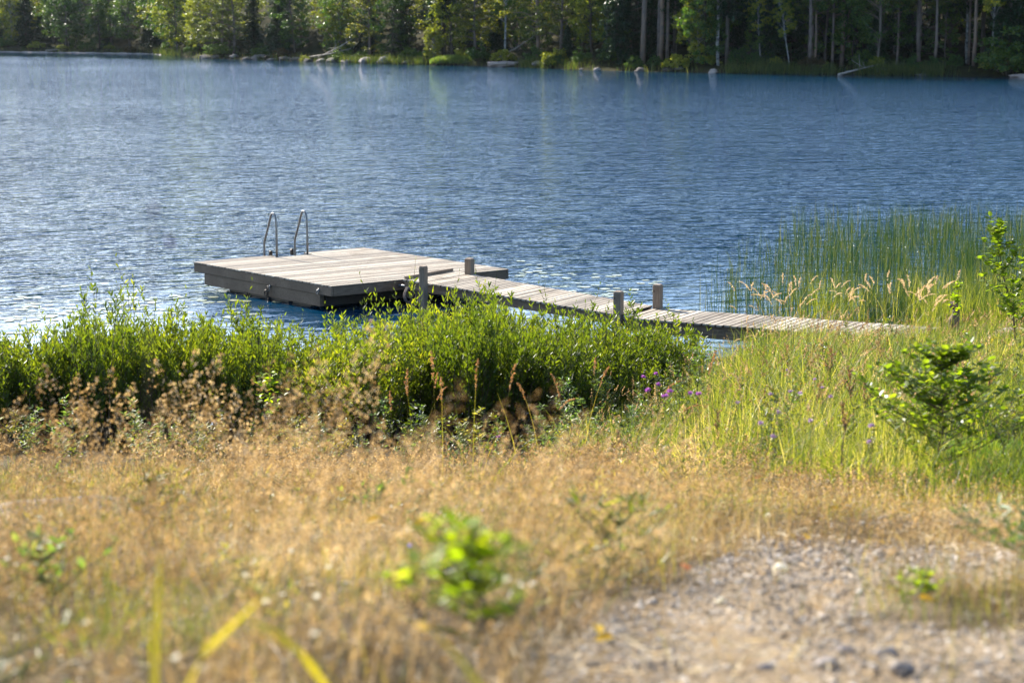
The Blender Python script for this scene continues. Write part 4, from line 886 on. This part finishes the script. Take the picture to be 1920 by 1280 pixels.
# ---- flowers
def flower(label, px, py, d, mat, r=.014, stem=.28, group=None, name='knapweed_flower', petals=16):
    z = near_z(px, py, d); x = XD(px, d, z); root = tag(empty(name, (x, d, z)), label, 'flower', group)
    m_ = MB(); m_.tube([(R.normal(0, .02), 0, -stem), (.005, 0, -stem * .5), (0, 0, 0)], .0013, 5); m_.build('stem', M['green_stem'], root)
    a = R.uniform(0, 6.28, petals); e = R.uniform(.2, 1.3, petals); ax = np.stack([np.cos(a) * np.cos(e), np.sin(a) * np.cos(e), np.sin(e)], 1)
    V, Q = leaves(np.zeros((petals, 3)), ax, np.full(petals, r), np.full(petals, r * .45)); mesh_obj('petals', V, Q, M[mat], root)
def dist_on_right(py): dd = np.linspace(9, 34, 400); rows = prow(H - np.interp(dd, RD, RZ) - .45, dd); return float(np.interp(-py, -rows, dd))
for px, py in ((1215, 733), (1206, 708), (1233, 722), (1247, 743), (1295, 740), (1310, 740), (1256, 735), (1230, 702), (934, 820)):
    flower('small pink purple flower head on a thin stem at the right end of the thicket', px, py, dist_on_right(py) if px > 1000 else 15.5, 'purple', .022, group='pink purple flower heads near the thicket end')
for px, py in ((1445, 740), (1476, 695), (1500, 738), (1528, 712), (1541, 728), (1482, 735), (1558, 745), (1520, 790), (1634, 800), (1427, 795), (1450, 820), (1459, 774), (1383, 757), (1595, 702), (1630, 830)):
    flower('faded mauve flower head standing in the green meadow grass', px, py, dist_on_right(py), 'mauve', .017, group='faded mauve flower heads in the meadow')
for k, (px, py) in enumerate(((1100, 958), (1114, 970), (1152, 975), (1155, 952), (905, 958), (870, 975), (1060, 975))):
    flower('small blue violet flower in the dry grass left of the gravel path', px, py, 8.6, 'blue', .012, .15, name='bellflower', group='blue violet flowers in the dry grass', petals=7)
flower('lone blue violet flower left of the bright foreground sapling', 768, 1026, 5.2, 'blue', .011, .15, name='bellflower', petals=7)
for px, py, d in ((787, 922, 8.0), (1440, 968, 8.2), (1350, 1130, 5.0)):
    flower({787: 'white clover like flower above the bright foreground sapling', 1440: 'pale dry flower head above the gravel path', 1350: 'small white flower at the left side of the gravel'}[px], px, py, d, 'white_petal', .017, .12, name='white_flower', petals=26)
for px, py, d in ((15, 1048, 4.6), (30, 1060, 4.6), (615, 1065, 4.4), (125, 1152, 3.6), (500, 1130, 3.6), (545, 1035, 4.6), (158, 1170, 3.5), (460, 1080, 4.2), (595, 1120, 3.8), (950, 1088, 3.5), (855, 1112, 3.4), (980, 1100, 3.8), (1000, 1095, 3.8), (330, 1235, 2.9), (590, 1190, 3.2), (735, 950, 7.5)):
    flower('tiny white flower blurred in the foreground dry grass', px, py, d, 'white_petal', .009, .08, name='white_flower', petals=10, group='tiny white flowers in the foreground')
def fallen(label, px, row, mat, r=.022, group=None, lift=.02, left=False):
    dd = np.linspace(2.5, 16, 500); rows = prow(H - np.interp(dd, LD if left else RD, LZ if left else RZ) - lift, dd); d = float(np.interp(-row, -rows, dd)); x = XD(px, d, 4)
    V, Q = leaves(np.zeros((1, 3)), np.array([[math.cos(px), math.sin(px), .25]]), np.array([r * 2]), np.array([r * 1.3]), .35, roll=np.array([[.3, -.4, 1.]]))
    o = mesh_obj('fallen_leaf', V, Q, M[mat]); o.location = (x, d, gz1(x, d) + lift); tag(o, label, 'leaf', group)
for px, row in ((1516, 1021), (1663, 1022), (1580, 956), (1450, 935), (1747, 945), (1790, 925), (1830, 965), (1735, 968), (1690, 935), (1712, 962), (1600, 945), (1750, 1126), (1112, 1178), (1120, 1165), (970, 940), (1800, 930)):
    fallen('yellow fallen leaf lying on the ground near the gravel path', px, row, 'yellow_leaf', group='yellow fallen leaves near the gravel path')
for px, row in ((1290, 1065), (1500, 1020), (1420, 893)): fallen('orange red fallen leaf beside the gravel path', px, row, 'red_leaf', group='orange fallen leaves beside the gravel path')
fallen('orange fallen leaf lying alone on the green lawn', 1841, 862, 'red_leaf', .035)
for px, row in ((545, 970), (800, 1175), (727, 1003), (780, 985), (790, 980), (685, 977)): fallen('yellow leaf caught in the foreground dry grass', px, row, 'yellow_leaf', lift=.16, left=True, group='yellow leaves in the foreground grass')

# ---- gravel
n = 90000; x, d, px = wedge(n, 850, 2300, 2.6, 12.5, 1.0); k = R.random(n) < path_mask(px, d) * .95 + .03; x, d = x[k], d[k]; n = len(x)
ph = (1 + 5 ** .5) / 2; ico = nrm(np.array([(-1, ph, 0), (1, ph, 0), (-1, -ph, 0), (1, -ph, 0), (0, -1, ph), (0, 1, ph), (0, -1, -ph), (0, 1, -ph), (ph, 0, -1), (ph, 0, 1), (-ph, 0, -1), (-ph, 0, 1.)]))
it = np.array([(0, 11, 5), (0, 5, 1), (0, 1, 7), (0, 7, 10), (0, 10, 11), (1, 5, 9), (5, 11, 4), (11, 10, 2), (10, 7, 6), (7, 1, 8), (3, 9, 4), (3, 4, 2), (3, 2, 6), (3, 6, 8), (3, 8, 9), (4, 9, 5), (2, 4, 11), (6, 2, 10), (8, 6, 7), (9, 8, 1)])
sz = np.minimum(R.lognormal(math.log(.0036), .5, n), .012) * np.clip(d / 6, .7, 1.3)
V = ico[None] * (1 + R.normal(0, .16, (n, 12, 1))) * sz[:, None, None] * np.stack([R.uniform(.8, 1.4, n), R.uniform(.7, 1.2, n), R.uniform(.45, .8, n)], 1)[:, None, :]
a = R.uniform(0, 6.28, n)[:, None]; V = np.stack([V[..., 0] * np.cos(a) - V[..., 1] * np.sin(a), V[..., 0] * np.sin(a) + V[..., 1] * np.cos(a), V[..., 2]], -1)
V += np.stack([x, d, gz(x, d) + sz * .3], 1)[:, None, :]
tag(mesh_obj('gravel', V.reshape(-1, 3), (np.arange(n)[:, None, None] * 12 + it[None]).reshape(-1, 3), M['pebble']), 'grey and tan gravel stones scattered over the path', 'gravel', kind='stuff')
for k, (px, row, r, mt, lb) in enumerate(((1462, 1075, .018, 'white_petal', 'bright white stone lying on the gravel path'), (1683, 1248, .020, 'rock', 'grey stone at the bottom edge of the gravel path'), (1655, 1215, .018, 'rock', 'dark grey stone above the bottom edge grey stone'), (1580, 1205, .015, 'rock', 'pale stone at the lower middle of the gravel path'), (1430, 1225, .015, 'rock', 'tan stone near the bottom left of the gravel'), (1545, 1228, .02, 'rock', 'small grey stone between the pale stone and the bottom stones'))):
    dd = np.linspace(2.5, 16, 500); rows = prow(H - np.interp(dd, RD, RZ), dd); d = float(np.interp(-row, -rows, dd)); x = XD(px, d, 4)
    V, T = blob(20 + k, r, (1.3, 1, .7), 3); o = mesh_obj('path_stone', V, T, M[mt], smooth=True); o.location = (x, d, gz1(x, d) + r * .35); tag(o, lb, 'stone')

# ---- lily pads
def pad_mesh():
    a = np.linspace(.18, 2 * math.pi - .18, 26); r = 1 + R.normal(0, .02, 26); V = np.vstack([[0, 0, .0], np.stack([r * np.cos(a), r * np.sin(a), .03 + .02 * np.sin(a * 3)], 1)])
    return V, np.array([(0, i, i + 1) for i in range(1, 26)])
pv = [pad_mesh() for _ in range(3)]
pads = []
for k in range(3): pads.append(mesh_obj('lily_pad', pv[k][0], pv[k][1], M['lily'], smooth=True))
near = [(433.8, 580, .135), (442.8, 586.5, .13), (476.7, 589, .125), (430.6, 594.5, .14), (507, 612, .15), (400, 557, .11), (438, 563, .12), (459, 564.5, .13), (391.5, 567, .13), (520, 566, .10), (415, 566, .09)]
pl = [(P(px, py, .008), r, 'round green lily pad floating in the dark reflection beside the raft', 'lily pads in the reflection beside the raft') for px, py, r in near]
cn = 0
clus = [(60, 575, 8), (10, 598, 7), (20, 622, 6), (65, 603, 7), (185, 571, 9), (150, 583, 8), (240, 562, 9), (110, 592, 7), (300, 556, 6), (330, 585, 5), (265, 575, 7), (350, 560, 4), (40, 560, 6), (210, 590, 6)]
for (cx, cyy, m) in clus:
    for j in range(m):
        pl.append((P(cx + R.normal(0, 26), cyy + R.normal(0, 4), .008), R.uniform(.06, .11), 'small pale lily pad floating on the calm water left of the raft', 'small lily pads on the calm water at left'))
for (cx, cyy, m) in [(1080, 540, 9), (1130, 525, 8), (1040, 520, 8), (985, 515, 6), (1000, 500, 8), (1180, 545, 6), (1110, 552, 6), (1230, 530, 6), (950, 560, 0)]:
    for j in range(m):
        pl.append((P(cx + R.normal(0, 22), cyy + R.normal(0, 5), .008), R.uniform(.06, .11), 'small lily pad floating beyond the gangway near the reeds', 'small lily pads beyond the gangway'))
for i, (p, r, lb, gr) in enumerate(pl):
    o = pads[i] if i < 3 else pads[i % 3].copy()
    if i >= 3: COL.objects.link(o)
    o.location = p; o.rotation_euler = (0, 0, R.uniform(0, 6.28)); o.scale = (r, r * R.uniform(.9, 1), r); tag(o, lb, 'lily pad', gr)

# ------------------------------------------------------------------ the far shore
def tree_root(name, loc=(0, 0, 0)): return empty(name, loc)
def cluster_leaves(cen, rad, per, size, flat=.7):
    n = len(cen); q = R.normal(0, 1, (n, per, 3)); q = nrm(q) * (R.random((n, per, 1)) ** .45) * rad[:, None, None]; q[..., 2] *= flat
    return quads((cen[:, None, :] + q).reshape(-1, 3), (R.uniform(.6, 1.25, n * per) * size), 1.5)
def broadleaf(seed, hgt, wid, lo, leaf, bark, tr=.16, ncl=150, per=42, lsz=.17, name='broadleaf_tree'):
    root = tree_root(name); tb = MB(); k = np.linspace(0, 1, 8); cx = np.cumsum(R.normal(0, .10, 8)) * hgt / 12; cyy = np.cumsum(R.normal(0, .10, 8)) * hgt / 12; cx[0] = cyy[0] = 0
    pts = np.stack([cx, cyy, k * hgt * .95 - .3], 1); tb.tube(pts, np.linspace(tr, .03, 8), 8)
    cen = []; rad = []
    for i in range(ncl):
        t = lo + (1 - lo) * R.random() ** .85; pr = math.sin(math.pi * min(1, max(.06, (t - lo * .8) / (1 - lo * .8) * .86 + .1))) ** .7
        a = R.uniform(0, 6.28); r = wid * pr * (.35 + .65 * R.random() ** .5) * (1 + .3 * math.sin(a * 3 + seed)); p0 = np.array([np.interp(t * .86, k, pts[:, j]) for j in range(3)])
        p1 = np.array([p0[0] + r * math.cos(a), p0[1] + r * math.sin(a), t * hgt + R.normal(0, .25)])
        if i % 3 == 0: tb.tube([p0, (p0 + p1) / 2 + (0, 0, .15), p1], [tr * .28, tr * .16, .015], 5, cap=False)
        cen.append(p1); rad.append(R.uniform(.3, .75) * wid / 2.6)
    tb.build('trunk', M[bark], root, smooth=True); V, Q = cluster_leaves(np.array(cen), np.array(rad), per, lsz); mesh_obj('crown', V, Q, M[leaf], root); return root
def spruce(seed, hgt, wid, lo=.06, leaf='spruce_needle', bark='bark'):
    root = tree_root('spruce_tree'); tb = MB(); tb.tube([(0, 0, -.4), (.05, 0, hgt * .5), (0, .05, hgt)], [.2, .12, .02], 8)
    C_ = []
    for t in np.arange(lo, .98, .021):
        m = R.integers(5, 8); Lr = wid * (1.02 - t) ** .8 * R.uniform(.7, 1.12)
        for b in range(m):
            a = R.uniform(0, 6.28); ln = Lr * R.uniform(.6, 1.1); z = t * hgt
            s = R.random(int(26 + ln * 22)); side = R.normal(0, .16, len(s)) * (1 - s * .5) * ln * .6
            q = np.stack([ln * s * math.cos(a) - side * math.sin(a), ln * s * math.sin(a) + side * math.cos(a), z - ln * (.42 * s - .18 * s ** 2) - R.random(len(s)) * .22], 1); C_.append(q)
            if b < 2: tb.tube([(0, 0, z), (ln * .5 * math.cos(a), ln * .5 * math.sin(a), z - ln * .2), (ln * .9 * math.cos(a), ln * .9 * math.sin(a), z - ln * .27)], [.035, .02, .008], 4, cap=False)
    tb.build('trunk', M[bark], root, smooth=True); c = np.concatenate(C_); V, Q = quads(c, R.uniform(.10, .2, len(c)), 2.2, nvec=np.tile([0, 0, 1.], (len(c), 1))); mesh_obj('crown', V, Q, M[leaf], root); return root
def pine(seed, hgt, lo=.45, dead=14, tr=.2, wid=2.4):
    root = tree_root('pine_tree'); tb = MB(); k = np.linspace(0, 1, 7); off = np.cumsum(R.normal(0, .07, (7, 2)), 0); off[0] = 0
    pts = np.stack([off[:, 0], off[:, 1], k * hgt - .3], 1); tb.tube(pts, np.linspace(tr, tr * .35, 7), 9)
    for i in range(dead):
        t = R.uniform(.08, lo); a = R.uniform(0, 6.28); ln = R.uniform(.3, 1.5); tb.tube([(0, 0, t * hgt), (ln * math.cos(a), ln * math.sin(a), t * hgt - R.uniform(-.1, .35) * ln)], [.022, .006], 4, cap=False)
    cen = []; rad = []
    for i in range(110):
        t = lo + (1 - lo) * R.random(); a = R.uniform(0, 6.28); r = wid * (1.1 - (t - lo) / (1 - lo)) ** .6 * R.uniform(.3, 1.1); p1 = np.array([r * math.cos(a), r * math.sin(a), t * hgt + r * .15])
        cen.append(p1); rad.append(R.uniform(.3, .6))
        if i % 3 == 0: tb.tube([(0, 0, t * hgt - .1), p1 * (.5, .5, 1), p1], [.05, .03, .01], 4, cap=False)
    tb.build('trunk', M['pine_bark'], root, smooth=True); V, Q = cluster_leaves(np.array(cen), np.array(rad), 46, .13, .5); mesh_obj('crown', V, Q, M['pine_needle'], root); return root
def bush(seed, hgt, wid, leaf, ncl=46, per=44, lsz=.13, name='shore_shrub'):
    root = tree_root(name); tb = MB(); cen = []; rad = []
    for i in range(ncl):
        a = R.uniform(0, 6.28); r = wid * R.random() ** .5; z = hgt * (.12 + .85 * R.random() * math.sqrt(max(.05, 1 - (r / wid) ** 2 * .8))); p = np.array([r * math.cos(a), r * math.sin(a) * .8, z]); cen.append(p); rad.append(R.uniform(.22, .45) * wid / 1.5)
        if i % 4 == 0: tb.tube([(r * .2 * math.cos(a), r * .2 * math.sin(a), -.3), p * (.7, .7, .6), p], [.03, .02, .008], 4, cap=False)
    tb.build('stems', M['bark'], root, smooth=True); V, Q = cluster_leaves(np.array(cen), np.array(rad), per, lsz, .8); mesh_obj('foliage', V, Q, M[leaf], root); return root

KIND = {
 'decid': [broadleaf(1, 12, 2.6, .10, 'deciduous_leaf', 'bark', .15), broadleaf(2, 14, 3.0, .16, 'deciduous_leaf', 'bark', .18), broadleaf(3, 10, 2.4, .06, 'deciduous_leaf', 'bark', .12)],
 'sunny': [broadleaf(4, 11, 2.8, .12, 'sun_tinted_leaf', 'bark', .14), broadleaf(5, 9, 2.2, .08, 'sun_tinted_leaf', 'birch_bark', .10)],
 'birch': [broadleaf(6, 15, 2.3, .34, 'deciduous_leaf', 'birch_bark', .15, 110, name='birch_tree'), broadleaf(7, 13, 1.9, .42, 'sun_tinted_leaf', 'birch_bark', .11, 80, name='birch_tree')],
 'spruce': [spruce(8, 17, 2.7, .05), spruce(9, 14, 2.3, .03), spruce(10, 19, 2.6, .24)],
 'pine': [pine(11, 18, .45), pine(12, 16, .36, 20, .17), pine(13, 20, .5, 10, .25)],
 'lowpine': [pine(14, 9, .10, 4, .14, 2.4), pine(15, 11, .16, 6, .16, 2.7)],
 'shrub': [bush(16, 2.2, 1.5, 'deciduous_leaf'), bush(17, 1.5, 1.3, 'sun_tinted_leaf'), bush(18, 3.0, 1.7, 'deciduous_leaf', 64)],
 'rusty': [bush(19, 1.8, 1.5, 'rusty_shrub_leaf')],
 'young': [broadleaf(20, 5.5, 1.5, .05, 'deciduous_leaf', 'bark', .06, 70, 38, .14), spruce(21, 5, 1.5, .02)],
}
USED = {}
LAB = {'decid': ('dense green broadleaf tree in the far shore forest', 'tree', 'broadleaf trees of the far shore'), 'sunny': ('yellow green sunlit broadleaf tree on the far shore', 'tree', 'sunlit yellow green trees of the far shore'),
 'birch': ('slim pale trunked birch in the far shore forest', 'birch tree', 'birches of the far shore'), 'spruce': ('dark spruce with drooping boughs in the far shore forest', 'spruce tree', 'spruces of the far shore'),
 'pine': ('tall bare trunked pine in the far shore forest', 'pine tree', 'tall pines of the far shore'), 'lowpine': ('bushy low branched pine on the far shore', 'pine tree', 'low branched pines of the far shore'),
 'shrub': ('low green shrub at the foot of the far shore forest', 'shrub', 'shrubs along the far shore'), 'rusty': ('reddish brown shrub at the foot of the far shore forest', 'shrub', 'reddish shrubs along the far shore'),
 'young': ('young tree filling the gaps between the far shore trunks', 'tree', 'young trees of the far shore')}
def far_z(x, y): return float(fz(np.array([x]), np.array([y]))[0])
def put(kind, px, s, scale=1.0, label=None, idx=None, rx=0., ry=0., sx=1.0, cat=None):
    """a tree of the kind at photo column px, s metres behind the far waterline"""
    i = int(R.integers(len(KIND[kind]))) if idx is None else idx
    ax = (px - 960) / F; d = float(shore_d(ax)) + s; x = ax * (d + .8); pr = KIND[kind][i]
    if (kind, i) not in USED: o = pr; USED[(kind, i)] = 1
    else: o = copy_tree(pr)
    sx = sx / (k_ := float(np.interp(px, [250, 750, 1000], [.68, .76, 1.0]))) ** .8; scale *= k_
    o.location = (x, d, far_z(x, d) - .1); o.rotation_euler = (rx, ry, R.uniform(0, 6.28) if not (rx or ry) else 0); o.scale = (scale * sx, scale * sx, scale)
    lb, ct, gr = LAB[kind]
    if label: tag(o, label, cat or ct)
    else: tag(o, lb, ct, gr)
    return o
# trees one can tell apart
put('birch', 1342, 2.2, 1.1, 'white trunked birch above the pale boulder on the far shore, the brightest trunk', 0, ry=.02)
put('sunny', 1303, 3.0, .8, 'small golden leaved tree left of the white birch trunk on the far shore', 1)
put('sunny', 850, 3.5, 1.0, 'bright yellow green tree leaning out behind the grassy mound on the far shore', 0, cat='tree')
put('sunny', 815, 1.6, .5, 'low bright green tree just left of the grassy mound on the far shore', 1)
put('pine', 1233, 5, 1.0, 'left one of the close pair of straight pine trunks in the dark wood', 2, rx=.004)
put('pine', 1247, 5.4, .9, 'right one of the close pair of straight pine trunks in the dark wood', 0, rx=.004)
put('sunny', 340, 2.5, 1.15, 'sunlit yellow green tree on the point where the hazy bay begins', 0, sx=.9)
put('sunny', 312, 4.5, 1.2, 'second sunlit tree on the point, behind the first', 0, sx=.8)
put('lowpine', 425, 3.0, 1.1, 'sunlit bushy pine right of the yellow green tree on the point', 1)
put('shrub', 1885, 1.4, 1.35, 'large pale green rounded shrub at the right end of the far shore', 2, sx=1.25)
put('birch', 1848, 3.0, 1.0, 'pale trunk rising behind the rounded shrub at the right end', 1, ry=.05)
put('birch', 1474, 2.5, .55, 'thin leaning white stem in the dark wood right of the white birch', 1, ry=-.13)
put('birch', 1420, 3.2, .6, 'thin upright white stem between the white birch and the leaning stem', 1, ry=-.04)
put('shrub', 1040, 1.8, 1.1, 'pale green shrub right of the pale rock slab on the far shore', 1)
for px in (1553, 1572, 1582, 1672, 1713, 1805, 1178, 1520, 1515): put('pine', px, R.uniform(3.5, 8), R.uniform(.75, 1.0), sx=.85, rx=.001)
for px in (1516, 1668, 1803, 1137): put('birch', px, R.uniform(4, 9), R.uniform(.7, .95), ry=R.normal(0, .03))
# the mass of the forest
def mix(px):
    if px < 290: return ['decid'] * 5 + ['sunny'] + ['spruce'] * 2 + ['birch']
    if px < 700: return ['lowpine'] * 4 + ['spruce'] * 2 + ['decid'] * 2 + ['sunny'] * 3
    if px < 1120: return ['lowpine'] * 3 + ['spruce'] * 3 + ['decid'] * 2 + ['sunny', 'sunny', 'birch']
    return ['pine'] * 5 + ['spruce'] * 5 + ['decid'] * 2
for row, s in enumerate((4.0, 7.5, 11.5, 16.5, 23, 31)):
    if row == 5: continue
    step = (62, 66, 74, 84, 96, 110)[row]
    for px in np.arange(-170, 2090, step):
        p = px + R.uniform(-.4, .4) * step
        if 270 < p < 1120 and row > 1 and R.random() < (.08, .3, .5)[row - 2]: continue
        kd = R.choice(mix(p)); put(kd, p, s + R.uniform(-1.4, 1.4), R.uniform(.85, 1.25))
for px in np.arange(-150, 2080, 46):
    p = px + R.uniform(-18, 18); kd = 'rusty' if R.random() < .07 else 'shrub'; put(kd, p, R.uniform(1.0, 3.2), R.uniform(.5, .95))
for px in np.arange(-150, 2080, 60):
    put('young', px + R.uniform(-25, 25), R.uniform(3, 12), R.uniform(.6, 1.2))
for px in np.arange(1130, 2000, 40):
    put('spruce' if R.random() < .75 else 'decid', px + R.uniform(-15, 15), R.uniform(9, 19), R.uniform(.7, 1.1), idx=int(R.integers(2)))
for px in np.arange(-640, -170, 44):
    put(R.choice(mix(0)), px + R.uniform(-15, 15), R.uniform(4, 9), R.uniform(.9, 1.2)); put(R.choice(mix(0)), px + R.uniform(-15, 15), R.uniform(10, 16), R.uniform(.9, 1.2))
# rocks, logs and grass at the far waterline
def far_rock(px, s, r, sq, seed, mat, label, rz=0., group=None):
    ax = (px - 960) / F; d = float(shore_d(ax)) + s; x = ax * (d + .8); V, T = blob(seed, r, sq, 3, .35); o = mesh_obj('shore_rock', V, T, M[mat], smooth=True)
    o.location = (x, d, max(0, far_z(x, d)) + r * sq[2] * .25); o.rotation_euler = (0, 0, rz); tag(o, label, 'rock', group); return o
far_rock(945, .8, .8, (2.2, 1.2, .42), 31, 'pale_rock', 'broad pale pinkish rock slab sloping into the water on the far shore')
far_rock(1332, .1, .42, (1, .9, .75), 32, 'pale_rock', 'pale boulder at the waterline below the white birch')
far_rock(690, .5, .72, (1.1, .9, .7), 33, 'rock', 'rounded grey boulder, left one of two at the far waterline')
far_rock(722, .6, .75, (1.05, .9, .75), 34, 'rock', 'rounded grey boulder, right one of two at the far waterline')
far_rock(1908, .1, .7, (1.7, .8, .3), 35, 'pale_rock', 'low pale rock at the waterline at the right end of the far shore')
far_rock(1720, .1, .4, (1.5, .8, .3), 36, 'rock', 'low grey rock in the water left of the rounded shrub')
far_rock(1118, .1, .35, (1.1, .8, .6), 37, 'rock', 'small grey rock at the waterline right of the pale slab')
far_rock(1088, .05, .18, (1.2, .8, .6), 38, 'pale_rock', 'tiny pale stone at the waterline left of the small grey rock')
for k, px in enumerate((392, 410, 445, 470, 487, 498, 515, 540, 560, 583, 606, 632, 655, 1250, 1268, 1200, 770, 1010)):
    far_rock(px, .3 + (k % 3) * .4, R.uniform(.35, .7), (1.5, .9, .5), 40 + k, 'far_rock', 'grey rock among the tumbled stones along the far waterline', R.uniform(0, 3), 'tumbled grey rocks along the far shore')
def log(pts, r, label, name='fallen_log', mat='dead_wood'):
    m_ = MB(); pts = [Vector(p) for p in pts]; m_.tube(pts, np.linspace(r, r * .35, len(pts)), 7)
    for i in range(4):
        p = np.array(pts[0].lerp(pts[-1], R.uniform(.4, .95))); m_.tube([p, p + R.normal(0, .5, 3) + (0, 0, .3)], [r * .3, r * .1], 4, cap=False)
    c = pts[0]; o = m_.build(name, M[mat], None, smooth=True); tag(o, label, 'fallen log'); return o
def fp(px, s, z): ax = (px - 960) / F; d = float(shore_d(ax)) + s; return (ax * (d + .8), d, z)
log([fp(1564, -1.2, .02), fp(1600, 0, .45), fp(1645, 1.5, .95)], .11, 'bleached fallen log slanting from the dark wood into the water')
log([fp(600, 2, .4), fp(640, 2.5, 1.6), fp(668, 3, 2.6)], .10, 'slanting dead trunk above the rocks left of the two boulders')
log([fp(585, 1.2, .5), fp(625, 1.6, .9), fp(662, 2, 1.5)], .09, 'lower dead trunk lying over the tumbled rocks left of the two boulders')
log([fp(930, 2, .7), fp(970, 3, 1.9), fp(1000, 4, 3)], .07, 'thin dead stem leaning behind the pale rock slab')
log([fp(96, .5, .25), fp(120, .6, .4)], .10, 'short pale log on the shore of the hazy bay')
# low sandy spit along the hazy bay
V = []; nx = 60
for i in range(nx):
    px = -60 + 368 * i / (nx - 1); ax = (px - 960) / F; d = float(shore_d(ax)) - 1.2 + .4 * math.sin(i * .5)
    for j, (dy, z) in enumerate(((0, -.3), (.5, .04), (1.6, .1), (3.2, .14), (4.5, -.2))): V.append((ax * (d + dy), d + dy, z + .03 * math.sin(i * 1.3 + j)))
Q = [(i * 5 + j, (i + 1) * 5 + j, (i + 1) * 5 + j + 1, i * 5 + j + 1) for i in range(nx - 1) for j in range(4)]
tag(mesh_obj('sandy_spit', V, np.array(Q), M['rock'], smooth=True), kind='structure')
# shore grass
n = 26000; px = R.uniform(-150, 2080, n); s = R.uniform(-.5, 1.8, n); dens = np.clip(2.4 * (vnoise(px * .02, px * 0, 1, 71) - .3), .12, 1)
for a, b in ((1355, 1560), (640, 800), (975, 1020), (1600, 1760)): dens = np.where((px > a) & (px < b), np.maximum(dens, .9), dens)
for a, b in ((895, 972), (1320, 1345), (-200, 296), (345, 640), (1080, 1330), (1780, 1930)): dens = np.where((px > a) & (px < b), dens * .10, dens)
k = R.random(n) < dens; px, s = px[k], s[k]; ax = (px - 960) / F; d = shore_d(ax) + s; x = ax * (d + .8); n = len(px)
V, Q, _ = ribbons(np.stack([x, d, np.maximum(fz(x, d), -.1)], 1), R.uniform(.45, 1.1, n), R.uniform(.03, .06, n), np.abs(R.normal(.25, .2, n)), R.uniform(0, 6.28, n), 2)
tag(mesh_obj('shore_grass', V, Q, M['shore_grass_blade']), 'tall grass and sedge fringing the far waterline', 'grass', kind='stuff')
# bright grassy mound
ax = (852 - 960) / F; d0 = float(shore_d(ax)); n = 5200; a = R.uniform(0, 6.28, n); r = R.random(n) ** .5; x = ax * d0 + 2.5 * r * np.cos(a); y = d0 + .9 + 1.2 * r * np.sin(a)
z = .62 * np.sqrt(np.clip(1 - r ** 2, 0, 1)) + .1
V, Q, _ = ribbons(np.stack([x, y, z], 1), R.uniform(.25, .5, n), R.uniform(.03, .05, n), np.abs(R.normal(.6, .3, n)), R.uniform(0, 6.28, n), 2)
acc = Acc().add((V, Q)); tag(acc.build('grassy_mound', M['willow']), 'bright yellow green mound of sedge at the far waterline below the bright tree', 'grass', kind='stuff')
for k_, lst in KIND.items():                                # a prototype nobody placed is removed with its parts
    for i, o in enumerate(lst):
        if (k_, i) not in USED:
            for c in list(o.children): bpy.data.objects.remove(c)
            bpy.data.objects.remove(o)

# ------------------------------------------------------------------ the air
m, nt, out = new_mat('haze_air'); pv_ = nt.nodes.new('ShaderNodeVolumePrincipled'); pv_.inputs['Density'].default_value = 0.00003; pv_.inputs['Color'].default_value = (.8, .88, 1, 1); pv_.inputs['Anisotropy'].default_value = .75
nt.links.new(pv_.outputs[0], out.inputs['Volume'])
mb = MB(); mb.box((0, 400, 14), (1990, 1100, 44)); o = mb.build('haze', m, None); tag(o, 'thin pale blue haze over the lake', 'haze', kind='stuff')
